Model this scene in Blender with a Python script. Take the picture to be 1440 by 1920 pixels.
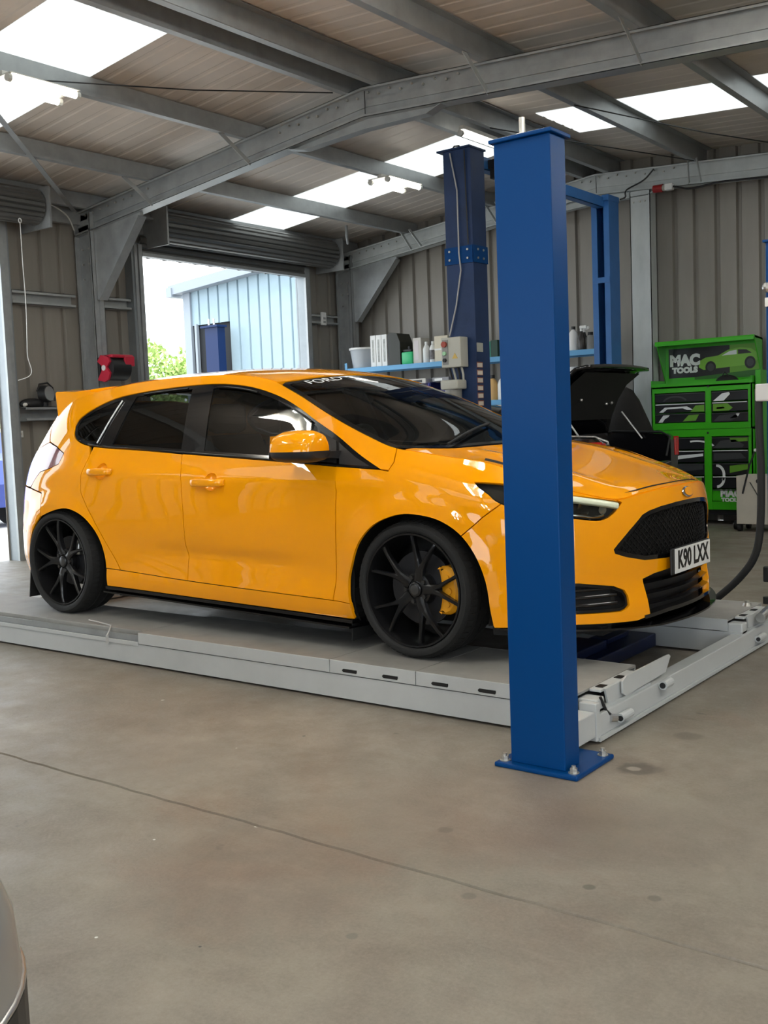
import bpy, bmesh, math, random
import numpy as np
from mathutils import Vector, Matrix
from mathutils.geometry import delaunay_2d_cdt
random.seed(7)
for o in list(bpy.data.objects): bpy.data.objects.remove(o)
scn = bpy.context.scene
COL = scn.collection
PI = math.pi
# ---------------------------------------------------------------- camera
YAW, PITCH, ROLL = math.radians(37.5915), math.radians(4.77536), math.radians(2.22974)
fw = Vector((-math.sin(YAW)*math.cos(PITCH), math.cos(YAW)*math.cos(PITCH), -math.sin(PITCH)))
rt0 = Vector((math.cos(YAW), math.sin(YAW), 0)); dn0 = fw.cross(rt0)
rgt = math.cos(ROLL)*rt0 + math.sin(ROLL)*dn0
dwn = -math.sin(ROLL)*rt0 + math.cos(ROLL)*dn0
cam = bpy.data.cameras.new('camera'); cam.sensor_fit = 'HORIZONTAL'; cam.sensor_width = 36
cam.lens = 1956.774*36/1440; cam.clip_start = .05; cam.clip_end = 300
camo = bpy.data.objects.new('camera', cam); COL.objects.link(camo)
camo.matrix_world = Matrix(((rgt.x, -dwn.x, -fw.x, 2.77678), (rgt.y, -dwn.y, -fw.y, -3.792909), (rgt.z, -dwn.z, -fw.z, 1.2603), (0, 0, 0, 1)))
scn.camera = camo
# ---------------------------------------------------------------- world, sun, exposure
w = bpy.data.worlds.new('overcast'); scn.world = w; w.use_nodes = True
bg = w.node_tree.nodes['Background']; bg.inputs[0].default_value = (.86, .94, 1, 1); bg.inputs[1].default_value = 2.6
sun = bpy.data.lights.new('sun', 'SUN'); sun.energy = 2.5; sun.angle = math.radians(20); sun.color = (1, .97, .92)
suno = bpy.data.objects.new('sun', sun); COL.objects.link(suno); suno.rotation_euler = (math.radians(20), math.radians(16), 0)
scn.view_settings.view_transform = 'Standard'; scn.view_settings.look = 'None'
scn.view_settings.exposure = 0.80; scn.view_settings.gamma = 1.0
try: scn.view_settings.use_curve_mapping = False
except Exception: pass
TUBE_FILL = 34.0  # emission of the unseen lamps added to brighten the interior
TUBE_SMALL = 7.0
# ---------------------------------------------------------------- materials
MATS = {}
def mat(name, c=(.5, .5, .5), rough=.5, metal=0.0, coat=0.0, noise=0.0, nscale=6.0, bump=0.0, bscale=60.0, emit=0.0, trans=0.0, alpha=1.0, stretch=(1, 1, 1), spec=.5, rnoise=0.0, ior=1.45, coatr=.03, coatior=1.5):
    if name in MATS: return MATS[name]
    m = bpy.data.materials.new(name); m.use_nodes = True; MATS[name] = m
    nt = m.node_tree; b = nt.nodes['Principled BSDF']
    b.inputs['Base Color'].default_value = (*c, 1); b.inputs['Roughness'].default_value = rough
    b.inputs['Metallic'].default_value = metal; b.inputs['Coat Weight'].default_value = coat
    b.inputs['Coat Roughness'].default_value = coatr; b.inputs['Specular IOR Level'].default_value = spec
    b.inputs['IOR'].default_value = ior; b.inputs['Coat IOR'].default_value = coatior
    if trans: b.inputs['Transmission Weight'].default_value = trans
    if alpha < 1: b.inputs['Alpha'].default_value = alpha
    if emit:
        b.inputs['Emission Color'].default_value = (*c, 1); b.inputs['Emission Strength'].default_value = emit
    if noise or bump or rnoise:
        tc = nt.nodes.new('ShaderNodeTexCoord'); mp = nt.nodes.new('ShaderNodeMapping'); mp.inputs['Scale'].default_value = stretch
        nt.links.new(tc.outputs['Object'], mp.inputs[0])
    if noise or rnoise:
        n = nt.nodes.new('ShaderNodeTexNoise'); n.inputs['Scale'].default_value = nscale; n.inputs['Detail'].default_value = 6; n.inputs['Roughness'].default_value = .62
        nt.links.new(mp.outputs[0], n.inputs['Vector'])
    if noise:
        r = nt.nodes.new('ShaderNodeMapRange'); r.inputs[1].default_value = .25; r.inputs[2].default_value = .75
        r.inputs[3].default_value = 1-noise; r.inputs[4].default_value = 1+noise
        nt.links.new(n.outputs[0], r.inputs[0])
        mx = nt.nodes.new('ShaderNodeVectorMath'); mx.operation = 'SCALE'; mx.inputs[0].default_value = c
        nt.links.new(r.outputs[0], mx.inputs['Scale']); nt.links.new(mx.outputs[0], b.inputs['Base Color'])
    if rnoise:
        r = nt.nodes.new('ShaderNodeMapRange'); r.inputs[1].default_value = .25; r.inputs[2].default_value = .75
        r.inputs[3].default_value = max(.02, rough-rnoise); r.inputs[4].default_value = min(1, rough+rnoise)
        nt.links.new(n.outputs[0], r.inputs[0]); nt.links.new(r.outputs[0], b.inputs['Roughness'])
    if bump:
        n2 = nt.nodes.new('ShaderNodeTexNoise'); n2.inputs['Scale'].default_value = bscale; n2.inputs['Detail'].default_value = 4
        nt.links.new(mp.outputs[0], n2.inputs['Vector'])
        bp = nt.nodes.new('ShaderNodeBump'); bp.inputs['Strength'].default_value = bump; bp.inputs['Distance'].default_value = .01
        nt.links.new(n2.outputs[0], bp.inputs['Height']); nt.links.new(bp.outputs[0], b.inputs['Normal'])
    return m
def glassmat(name, tint, rough=0.0, refl=.08):
    """thin automotive glass: tinted see-through layer under a Fresnel reflection"""
    if name in MATS: return MATS[name]
    m = bpy.data.materials.new(name); m.use_nodes = True; MATS[name] = m
    nt = m.node_tree; nt.nodes.clear()
    o = nt.nodes.new('ShaderNodeOutputMaterial'); t = nt.nodes.new('ShaderNodeBsdfTransparent'); t.inputs[0].default_value = (*tint, 1)
    g = nt.nodes.new('ShaderNodeBsdfGlossy'); g.inputs['Roughness'].default_value = rough
    f = nt.nodes.new('ShaderNodeFresnel'); f.inputs[0].default_value = 1.52
    mx = nt.nodes.new('ShaderNodeMixShader')
    nt.links.new(f.outputs[0], mx.inputs[0]); nt.links.new(t.outputs[0], mx.inputs[1]); nt.links.new(g.outputs[0], mx.inputs[2]); nt.links.new(mx.outputs[0], o.inputs[0])
    return m
def skylightmat():
    m = bpy.data.materials.new('skylight_sheet'); m.use_nodes = True
    nt = m.node_tree; nt.nodes.clear()
    o = nt.nodes.new('ShaderNodeOutputMaterial'); t = nt.nodes.new('ShaderNodeBsdfTranslucent'); t.inputs[0].default_value = (.31, .315, .30, 1)
    d = nt.nodes.new('ShaderNodeBsdfDiffuse'); d.inputs[0].default_value = (.5, .5, .48, 1)
    mx = nt.nodes.new('ShaderNodeMixShader'); mx.inputs[0].default_value = .25
    nt.links.new(t.outputs[0], mx.inputs[1]); nt.links.new(d.outputs[0], mx.inputs[2]); nt.links.new(mx.outputs[0], o.inputs[0])
    return m
# ---------------------------------------------------------------- mesh builder
def wm(o):
    m = Matrix(o.matrix_basis)
    return m if o.parent is None else wm(o.parent) @ o.matrix_parent_inverse @ m
def adopt(o, parent):
    o.parent = parent; o.matrix_parent_inverse = wm(parent).inverted(); return o
class MB:
    def __init__(s): s.v = []; s.f = []
    def add(s, vs, fs):
        k = len(s.v); s.v += [tuple(map(float, q)) for q in vs]; s.f += [tuple(i+k for i in f) for f in fs]; return s
    def hexa(s, P):  # 8 points: bottom 4 ccw, top 4 ccw
        return s.add(P, [(3, 2, 1, 0), (4, 5, 6, 7), (0, 1, 5, 4), (1, 2, 6, 5), (2, 3, 7, 6), (3, 0, 4, 7)])
    def box(s, x0, x1, y0, y1, z0, z1, b=0.0):
        if b <= 0: return s.hexa([(x0, y0, z0), (x1, y0, z0), (x1, y1, z0), (x0, y1, z0), (x0, y0, z1), (x1, y0, z1), (x1, y1, z1), (x0, y1, z1)])
        b = min(b, (x1-x0)*.49, (y1-y0)*.49, (z1-z0)*.49)
        bm = bmesh.new(); bmesh.ops.create_cube(bm, size=1)
        for q in bm.verts: q.co = Vector(((x0+x1)/2+q.co.x*(x1-x0), (y0+y1)/2+q.co.y*(y1-y0), (z0+z1)/2+q.co.z*(z1-z0)))
        bmesh.ops.bevel(bm, geom=bm.edges[:], offset=b, segments=2, profile=.5, affect='EDGES')
        bm.verts.index_update()
        s.add([q.co for q in bm.verts], [[q.index for q in f.verts] for f in bm.faces]); bm.free(); return s
    def prism(s, poly, axis, a, b, bev=0):
        """poly: 2-D outline; axis x: (y,z), y: (x,z), z: (x,y)"""
        n = len(poly)
        def P(q, t): return (t, q[0], q[1]) if axis == 'x' else (q[0], t, q[1]) if axis == 'y' else (q[0], q[1], t)
        vs = [P(q, a) for q in poly]+[P(q, b) for q in poly]
        return s.add(vs, [tuple(range(n-1, -1, -1)), tuple(range(n, 2*n))]+[(i, (i+1) % n, n+(i+1) % n, n+i) for i in range(n)])
    def cyl(s, p0, p1, r0, r1=None, n=16, cap=True):
        r1 = r0 if r1 is None else r1
        p0 = Vector(p0); p1 = Vector(p1); d = (p1-p0).normalized()
        a = d.orthogonal().normalized(); b = d.cross(a)
        vs = [p0+(a*math.cos(t)+b*math.sin(t))*r0 for t in [2*PI*i/n for i in range(n)]]+[p1+(a*math.cos(t)+b*math.sin(t))*r1 for t in [2*PI*i/n for i in range(n)]]
        fs = [(i, (i+1) % n, n+(i+1) % n, n+i) for i in range(n)]
        if cap: fs += [tuple(range(n-1, -1, -1)), tuple(range(n, 2*n))]
        return s.add(vs, fs)
    def tube(s, path, r, n=8, closed=False):
        P = [Vector(q) for q in path]; m = len(P); rr = r if isinstance(r, (list, tuple)) else [r]*m
        vs = []; a = None
        for i in range(m):
            d = (P[(i+1) % m]-P[i-1]) if closed else (P[min(i+1, m-1)]-P[max(i-1, 0)])
            d.normalize()
            a = d.orthogonal().normalized() if a is None else (a-d*a.dot(d)).normalized()
            b = d.cross(a)
            vs += [P[i]+(a*math.cos(2*PI*k/n)+b*math.sin(2*PI*k/n))*rr[i] for k in range(n)]
        fs = []
        for i in range(m if closed else m-1):
            j = (i+1) % m
            fs += [(i*n+k, i*n+(k+1) % n, j*n+(k+1) % n, j*n+k) for k in range(n)]
        if not closed: fs += [tuple(range(n-1, -1, -1)), tuple(range((m-1)*n, m*n))]
        return s.add(vs, fs)
    def lathe(s, prof, c=(0, 0, 0), axis='z', n=32, arc=None):
        """prof: list of (r, h) along the axis"""
        m = len(prof); vs = []
        full = arc is None; a0, a1 = (0, 2*PI) if full else arc; k = n if full else n+1
        for i in range(k):
            t = a0+(a1-a0)*i/n; ct, st = math.cos(t), math.sin(t)
            for r, h in prof:
                q = (r*ct, r*st, h) if axis == 'z' else (r*ct, h, r*st) if axis == 'y' else (h, r*ct, r*st)
                vs.append((c[0]+q[0], c[1]+q[1], c[2]+q[2]))
        fs = []
        for i in range(n):
            j = (i+1) % k
            for a in range(m-1):
                q = (i*m+a, j*m+a, j*m+a+1, i*m+a+1)
                fs.append(q)
        return s.add(vs, fs)
    def sphere(s, c, r, n=12, m=8, sc=(1, 1, 1)):
        prof = [(max(1e-4, math.sin(PI*i/m)), -math.cos(PI*i/m)) for i in range(m+1)]
        k = len(s.v); s.lathe(prof, n=n)
        for i in range(k, len(s.v)):
            q = s.v[i]; s.v[i] = (c[0]+q[0]*r*sc[0], c[1]+q[1]*r*sc[1], c[2]+q[2]*r*sc[2])
        return s
    def grid(s, G):
        """G: 2-D list of points"""
        n = len(G); m = len(G[0])
        return s.add([q for row in G for q in row], [(i*m+j, (i+1)*m+j, (i+1)*m+j+1, i*m+j+1) for i in range(n-1) for j in range(m-1)])
    def build(s, name, m=None, parent=None, smooth=None, mw=None, recalc=True):
        me = bpy.data.meshes.new(name); me.from_pydata(s.v, [], s.f)
        if recalc:
            bm = bmesh.new(); bm.from_mesh(me); bmesh.ops.remove_doubles(bm, verts=bm.verts, dist=1e-6)
            bmesh.ops.recalc_face_normals(bm, faces=bm.faces); bm.to_mesh(me); bm.free()
        if smooth is not None:
            me.polygons.foreach_set('use_smooth', [True]*len(me.polygons)); me.set_sharp_from_angle(angle=math.radians(smooth))
        if m is not None: me.materials.append(m)
        me.update()
        o = bpy.data.objects.new(name, me); COL.objects.link(o)
        if mw is not None: o.matrix_basis = mw
        if parent is not None: adopt(o, parent)
        return o
def tag(o, label=None, cat=None, group=None, kind=None):
    if label: o['label'] = label
    if cat: o['category'] = cat
    if group: o['group'] = group
    if kind: o['kind'] = kind
    return o
def empty(name, loc=(0, 0, 0), label=None, cat=None, group=None, kind=None, rz=0):
    o = bpy.data.objects.new(name, None); COL.objects.link(o); o.location = loc; o.rotation_euler = (0, 0, rz); o.empty_display_size = .1
    return tag(o, label, cat, group, kind)
def child(o, src, parent, loc=None, name=None):
    """linked copy that shares mesh data"""
    c = src.copy(); COL.objects.link(c); c.parent = parent
    if loc is not None: c.location = loc
    return c
def copy_tree(o, parent=None):
    c = o.copy(); COL.objects.link(c); c.parent = parent
    for ch in list(o.children): copy_tree(ch, c)
    return c
def textmesh(name, s, size, m, parent, mw, depth=.001, bold=0.0, sx=1.0, align='CENTER'):
    cu = bpy.data.curves.new(name, 'FONT'); cu.body = s; cu.size = size; cu.align_x = align; cu.align_y = 'CENTER'; cu.extrude = depth; cu.offset = bold; cu.resolution_u = 3
    t = bpy.data.objects.new(name, cu); COL.objects.link(t)
    bpy.context.view_layer.update()
    me = bpy.data.meshes.new_from_object(t.evaluated_get(bpy.context.evaluated_depsgraph_get()))
    bpy.data.objects.remove(t)
    for q in me.vertices: q.co.x *= sx
    me.materials.clear(); me.materials.append(m)
    o = bpy.data.objects.new(name, me); COL.objects.link(o); o.matrix_basis = mw
    if parent is not None: adopt(o, parent)
    return o
def frame_mw(o, ex, ey):
    """matrix with local x=ex, y=ey, z=ex×ey at origin o"""
    ex = Vector(ex).normalized(); ey = Vector(ey); ez = ex.cross(ey).normalized(); ey = ez.cross(ex)
    return Matrix(((ex.x, ey.x, ez.x, o[0]), (ex.y, ey.y, ez.y, o[1]), (ex.z, ey.z, ez.z, o[2]), (0, 0, 0, 1)))
# common materials
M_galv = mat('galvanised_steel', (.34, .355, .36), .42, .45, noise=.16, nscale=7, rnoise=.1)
M_galv_l = mat('pale_galvanised_steel', (.42, .44, .44), .42, .4, noise=.14, nscale=5, rnoise=.1)
M_white_steel = mat('pale_painted_steel', (.46, .49, .49), .5, .1, noise=.10, nscale=3, stretch=(3, 3, 1))
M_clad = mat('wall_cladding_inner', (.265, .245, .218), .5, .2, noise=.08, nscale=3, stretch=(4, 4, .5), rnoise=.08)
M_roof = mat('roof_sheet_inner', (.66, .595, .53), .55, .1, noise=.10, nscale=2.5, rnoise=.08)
M_blk = mat('black_plastic', (.012, .012, .013), .45)
M_blk_gloss = mat('gloss_black', (.006, .006, .007), .12, coat=.5)
M_rub = mat('black_rubber', (.012, .012, .012), .75, bump=.2)
M_chrome = mat('chrome', (.75, .75, .76), .12, 1.0)
M_steel = mat('bright_steel', (.55, .55, .54), .3, .9)
M_bolt = mat('zinc_bolt', (.50, .49, .46), .35, .8)
# ================================================================ SETTING
XA, YB, XC, YD = -6.95, 8.18, 6.6, -8.0     # wall planes
XR = -2.847                                   # ridge
def rtop(x): return min(4.44035+.11007*x, 3.95641-.05992*x)
# ---- floor: concrete with one sawn joint
def floor_material():
    m = bpy.data.materials.new('concrete_floor'); m.use_nodes = True; nt = m.node_tree; N = nt.nodes; Lk = nt.links; b = N['Principled BSDF']
    tc = N.new('ShaderNodeTexCoord')
    def noise(scale, detail=6, rough=.6, st=(1, 1, 1), off=(0, 0, 0), dist=0):
        mp = N.new('ShaderNodeMapping'); mp.inputs['Scale'].default_value = st; mp.inputs['Location'].default_value = off; Lk.new(tc.outputs['Object'], mp.inputs[0])
        n = N.new('ShaderNodeTexNoise'); n.inputs['Scale'].default_value = scale; n.inputs['Detail'].default_value = detail; n.inputs['Roughness'].default_value = rough; n.inputs['Distortion'].default_value = dist
        Lk.new(mp.outputs[0], n.inputs['Vector']); return n.outputs[0]
    def rng(x, a, b_, c, d):
        r = N.new('ShaderNodeMapRange'); r.inputs[1].default_value = a; r.inputs[2].default_value = b_; r.inputs[3].default_value = c; r.inputs[4].default_value = d; Lk.new(x, r.inputs[0]); return r.outputs[0]
    def mix(f, a, bb, mode='MIX'):
        n = N.new('ShaderNodeMix'); n.data_type = 'RGBA'; n.blend_type = mode
        for i, q in ((0, f), (6, a), (7, bb)):
            if hasattr(q, 'is_linked') or hasattr(q, 'links'): Lk.new(q, n.inputs[i])
            else: n.inputs[i].default_value = q
        return n.outputs[2]
    base = mix(rng(noise(.55, 5, .6), .38, .62, 0, 1), (.180, .165, .132, 1), (.275, .240, .196, 1))
    base = mix(rng(noise(2.6, 8, .7, off=(3, 1, 0), dist=.6), .40, .72, 0, .8), base, (.135, .107, .082, 1))
    base = mix(rng(noise(.9, 6, .65, off=(9, 5, 0), dist=1.0), .56, .72, 0, .5), base, (.19, .118, .082, 1))
    base = mix(rng(noise(1.3, 7, .7, st=(1, 3, 1), off=(2, 8, 0)), .56, .75, 0, .55), base, (.33, .30, .25, 1))
    base = mix(rng(noise(7, 9, .78), .32, .68, 0, .5), base, (.14, .12, .095, 1))
    base = mix(rng(noise(90, 3, .7), .35, .75, 0, .22), base, (.36, .33, .29, 1))
    base = mix(rng(noise(5.5, 3, .5, off=(6, 2, 0)), .715, .76, 0, .7), base, (.07, .06, .05, 1))
    # individual drips, a plug mark and paint flecks, in floor metres
    gm = N.new('ShaderNodeNewGeometry'); wob_ = noise(14, 4, .6)
    for px, py, r, cl, amt in ((1.247, -.381, .085, (.085, .075, .062), .75), (1.235, -.385, .030, (.30, .27, .23), .9), (1.30, -.36, .05, (.12, .10, .085), .5), (.977, -1.206, .032, (.09, .075, .06), .7), (1.528, -1.33, .020, (.08, .07, .055), .7), (1.771, -1.036, .035, (.28, .24, .19), .5),
            (1.286, -1.549, .026, (.10, .085, .07), .6), (1.254, .079, .07, (.10, .085, .07), .55), (1.16, -1.89, .02, (.13, .12, .10), .7), (.879, -2.137, .006, (.03, .03, .03), .9), (-.072, -.69, .009, (.03, .03, .03), .9), (1.70, -1.30, .022, (.10, .085, .07), .6), (2.05, -1.15, .024, (.10, .085, .07), .6),
            (.45, -1.50, .010, (.7, .68, .62), .9), (.25, -1.75, .006, (.7, .7, .66), .9), (.62, -2.25, .006, (.7, .7, .66), .9), (-1.05, -.60, .010, (.6, .58, .54), .8), (-.2, -.95, .006, (.7, .7, .66), .9), (1.0, -1.0, .45, (.17, .115, .085), .35), (.7, -1.75, .38, (.165, .115, .085), .35), (1.55, -.9, .30, (.16, .135, .11), .35), (-.3, -1.2, .4, (.26, .235, .20), .4)):
        d = N.new('ShaderNodeVectorMath'); d.operation = 'DISTANCE'; Lk.new(gm.outputs['Position'], d.inputs[0]); d.inputs[1].default_value = (px, py, 0)
        ad = N.new('ShaderNodeMath'); ad.operation = 'MULTIPLY_ADD'; Lk.new(wob_, ad.inputs[0]); ad.inputs[1].default_value = r*1.1; Lk.new(d.outputs['Value'], ad.inputs[2])
        base = mix(rng(ad.outputs[0], r*1.15, r*(1.75 if r > .2 else 1.45), amt, 0), base, (*cl, 1))
    Lk.new(base, b.inputs['Base Color'])
    Lk.new(rng(noise(3.5, 6, .65), .3, .7, .42, .66), b.inputs['Roughness'])
    bp = N.new('ShaderNodeBump'); bp.inputs['Strength'].default_value = .16; bp.inputs['Distance'].default_value = .01
    Lk.new(noise(45, 6, .7), bp.inputs['Height']); Lk.new(bp.outputs[0], b.inputs['Normal'])
    return m
F = MB()
ys = [YD, -1.503, -1.4995, -1.4905, -1.487, YB]; zs = [0, 0, -.006, -.006, 0, 0]
random.seed(3)
xs = [XA+(XC-XA)*i/150 for i in range(151)]
wob = [random.uniform(-.004, .004) for _ in xs]
F.grid([[(x, y+(wob[i] if 0 < j < 5 else 0), z) for j, (y, z) in enumerate(zip(ys, zs))] for i, x in enumerate(xs)])
k = len(F.v)
F.hexa([(XA, YD, -.2), (XC, YD, -.2), (XC, YB, -.2), (XA, YB, -.2), (XA, YD, -.05), (XC, YD, -.05), (XC, YB, -.05), (XA, YB, -.05)])
floor = F.build('floor', floor_material()); tag(floor, kind='structure')
# ---- outside ground
G = MB().box(-70, 30, -40, 60, -.35, -.06)
tag(G.build('ground_outside', mat('yard_concrete', (.42, .41, .39), .8, noise=.12, nscale=1.2)), 'pale concrete yard outside the shutter doors', 'ground', kind='structure')
# ---- wall cladding: trapezoid sheets, 250 mm ribs
def sheet_profile(a, b, pitch=.25, flat=.185, dep=.040, off=0.0):
    """list of (t, depth) from a to b; recessed narrow ribs at k*pitch"""
    pts = [(a, 0)]
    k = math.floor((a-off)/pitch)
    while off+k*pitch < b+pitch:
        c = off+k*pitch
        for t, d in ((c-.033, 0), (c-.018, dep), (c+.018, dep), (c+.033, 0)):
            if a+1e-4 < t < b-1e-4: pts.append((t, d))
        k += 1
    pts.append((b, 0)); return pts
def clad_sheet(name, parent, a, b, z0, z1, fn, th=.004, mt=None):
    """fn(t, d) -> (x, y); z1 may be a function of (x, y)"""
    pr = sheet_profile(a, b); B = MB(); n = len(pr)
    q0 = [fn(t, d) for t, d in pr]; q1 = [fn(t, d+th) for t, d in pr]
    zt = z1 if callable(z1) else (lambda x, y: z1)
    vs = [(x, y, z0) for x, y in q0]+[(x, y, zt(x, y)) for x, y in q0]+[(x, y, z0) for x, y in q1]+[(x, y, zt(x, y)) for x, y in q1]
    fs = []
    for i in range(n-1):
        fs += [(i, i+1, n+i+1, n+i), (2*n+i, 3*n+i, 3*n+i+1, 2*n+i+1), (n+i, n+i+1, 3*n+i+1, 3*n+i), (i, 2*n+i, 2*n+i+1, i+1)]
    fs += [(0, n, 3*n, 2*n), (n-1, 2*n+n-1, 3*n+n-1, n+n-1)]
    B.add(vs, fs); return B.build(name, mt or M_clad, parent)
DOORS_A = [(-1.55, 2.40, 3.32), (4.26, 7.08, 3.32)]
wall_left = empty('wall_left', (XA, 0, 0), kind='structure'); wall_left['label'] = 'ribbed grey steel side wall with the shutter doorways'
def W0(parent, name, *a, **k):
    o = clad_sheet(name, parent, *a, **k); o.matrix_parent_inverse = Matrix.Translation(-parent.location); return o
ztopA = rtop(XA)+.195
ycuts = [YD, -7, -6, -5, -4, -3, -2, -1.55]
fa = lambda t, d: (XA-d, t)
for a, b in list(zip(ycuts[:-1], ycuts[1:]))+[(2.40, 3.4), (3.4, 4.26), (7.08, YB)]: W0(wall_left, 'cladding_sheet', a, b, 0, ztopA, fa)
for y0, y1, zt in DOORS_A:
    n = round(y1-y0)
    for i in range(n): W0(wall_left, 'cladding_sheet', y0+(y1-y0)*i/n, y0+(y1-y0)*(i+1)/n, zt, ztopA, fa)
wall_back = empty('wall_back', (0, YB, 0), kind='structure'); wall_back['label'] = 'ribbed grey steel gable wall behind the shelving'
fb = lambda t, d: (t, YB+d)
xc = [XA+i*1.0 for i in range(14)]; xc[-1] = XC
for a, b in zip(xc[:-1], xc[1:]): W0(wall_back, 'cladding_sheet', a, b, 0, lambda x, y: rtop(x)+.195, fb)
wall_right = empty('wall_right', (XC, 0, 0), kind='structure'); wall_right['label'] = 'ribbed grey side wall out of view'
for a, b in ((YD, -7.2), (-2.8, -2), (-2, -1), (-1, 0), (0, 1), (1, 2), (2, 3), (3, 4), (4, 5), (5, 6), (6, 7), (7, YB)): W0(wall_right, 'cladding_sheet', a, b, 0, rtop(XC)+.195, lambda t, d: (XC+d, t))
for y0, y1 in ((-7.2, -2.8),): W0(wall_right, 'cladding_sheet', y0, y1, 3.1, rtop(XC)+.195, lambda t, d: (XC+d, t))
wall_front = empty('wall_front', (0, YD, 0), kind='structure'); wall_front['label'] = 'ribbed grey gable wall with open doorways'
for a, b in ((XA, -6), (-6, -5), (-1.2, 0), (0, .8), (5.4, XC)): W0(wall_front, 'cladding_sheet', a, b, 0, lambda x, y: rtop(x)+.195, lambda t, d: (t, YD-d))
for a, b in ((-5, -1.2), (.8, 5.4)): W0(wall_front, 'cladding_sheet', a, b, 3.1, lambda x, y: rtop(x)+.195, lambda t, d: (t, YD-d))
# ---- ceiling: roof sheets, skylight sheets, purlins
ceiling = empty('ceiling', (0, 0, 4.2), kind='structure'); ceiling['label'] = 'pitched steel roof with skylight sheets and purlins'
def inv(o): o.matrix_parent_inverse = Matrix.Translation(-o.parent.location); return o
M_sky = skylightmat()
SH = .185
def roof_sheet(y0, y1, x0, x1, sky):
    pr = sheet_profile(y0, y1, pitch=.2, dep=.005 if not sky else .010, off=.06); B = MB()
    def P(x, t, d, th): return (x, t, rtop(x)+SH+d+th)
    xs_ = [x0, x1]
    n = len(pr)
    vs = [P(x0, t, d, 0) for t, d in pr]+[P(x1, t, d, 0) for t, d in pr]+[P(x0, t, d, .004) for t, d in pr]+[P(x1, t, d, .004) for t, d in pr]
    fs = []
    for i in range(n-1): fs += [(i, i+1, n+i+1, n+i)] + ([] if sky else [(2*n+i, 3*n+i, 3*n+i+1, 2*n+i+1), (n+i, n+i+1, 3*n+i+1, 3*n+i), (i, 2*n+i, 2*n+i+1, i+1)])
    if sky: vs = vs[:2*n]
    B.add(vs, fs)
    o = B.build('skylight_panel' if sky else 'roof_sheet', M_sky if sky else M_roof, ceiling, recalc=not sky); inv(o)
yy = .76-.98*9
k = 0
while yy < YB+.1:
    y1_ = min(yy+.98, YB+.12); y0_ = max(yy, YD-.12)
    if y1_ > y0_+.02:
        sky = any(abs(yy-q) < .02 for q in (.76, 5.66, -4.14))
        if sky:
            roof_sheet(y0_, y1_, XA-.25, -3.36, True); roof_sheet(y0_, y1_, -3.36, XR, False)
            roof_sheet(y0_, y1_, XR, -2.42, False); roof_sheet(y0_, y1_, -2.42, XC+.2, True)
        else:
            roof_sheet(y0_, y1_, XA-.25, XR, False); roof_sheet(y0_, y1_, XR, XC+.2, False)
    yy += .98
def purlin(x, y0=YD+.03, y1=YB-.02, flip=1):
    """Z purlin standing on the rafters"""
    B = MB(); z = rtop(x); t = .006; wd = .065*flip; h = SH-.012
    s1 = lambda a, b: (min(a, b), max(a, b))
    x0, x1 = s1(x, x+t*flip); B.box(x0, x1, y0, y1, z, z+h)
    x0, x1 = s1(x+t*flip, x+wd); B.box(x0, x1, y0, y1, z, z+t); 
    x0, x1 = s1(x+wd-t*flip, x+wd); B.box(x0, x1, y0, y1, z+t, z+.022)
    x0, x1 = s1(x, x-wd); B.box(x0, x1, y0, y1, z+h-t, z+h)
    return inv(B.build('purlin', M_galv, ceiling))
for x in (-5.66, -4.29, -1.60, -.33, .98, 2.30, 3.62, 4.95): purlin(x, flip=1 if x < XR else -1)
purlin(-3.05); purlin(-2.99, flip=-1); purlin(-2.72); purlin(-2.66, flip=-1)
purlin(-6.72, flip=1)
# ridge capping seen from below
B = MB(); B.hexa([(XR-.3, YD, rtop(XR-.3)+SH+.02), (XR, YD, rtop(XR)+SH+.02), (XR, YB, rtop(XR)+SH+.02), (XR-.3, YB, rtop(XR-.3)+SH+.02)]+[(XR-.3, YD, rtop(XR-.3)+SH+.05), (XR, YD, rtop(XR)+SH+.05), (XR, YB, rtop(XR)+SH+.05), (XR-.3, YB, rtop(XR-.3)+SH+.05)])
inv(B.build('ridge_capping', M_roof, ceiling))
# eave beam and diagonal wind braces
inv(MB().box(XA+.03, XA+.10, YD+.02, YB-.02, 3.56, 3.74).build('eave_beam', M_galv, ceiling))
def bar(name, p0, p1, w, t, m, parent, up=(0, 0, 1)):
    p0 = Vector(p0); p1 = Vector(p1); d = (p1-p0).normalized(); s = d.cross(Vector(up)).normalized(); n = s.cross(d)
    P = []
    for sgn in (-1, 1):
        for q, a, b in ((p0, -1, sgn), (p1, -1, sgn), (p1, 1, sgn), (p0, 1, sgn)): P.append(q+s*(a*w/2)+n*(b*t/2))
    o = MB().hexa(P).build(name, m, parent)
    return o
inv(bar('wind_brace', (-6.78, 3.36, 3.68), (-5.70, 2.15, 3.80), .05, .006, M_galv, ceiling))
inv(bar('wind_brace', (-5.70, 2.15, 3.80), (-4.55, .85, 3.93), .05, .006, M_galv, ceiling))
inv(MB().tube([(-4.29, 1.2, 4.0), (-3.7, 2.3, 4.04), (-3.06, 3.3, 4.1)], .006, 6).build('cross_rod', M_blk, ceiling))
inv(MB().tube([(-1.6, 4.9, 4.03), (-1.0, 6.5, 3.98), (-.35, 7.9, 3.95)], .006, 6).build('cross_rod', M_blk, ceiling))
inv(MB().tube([(-2.66, 5.2, 4.1), (-2.2, 6.4, 4.08), (-1.62, 7.8, 4.05)], .006, 6).build('cross_rod', M_blk, ceiling))
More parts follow.
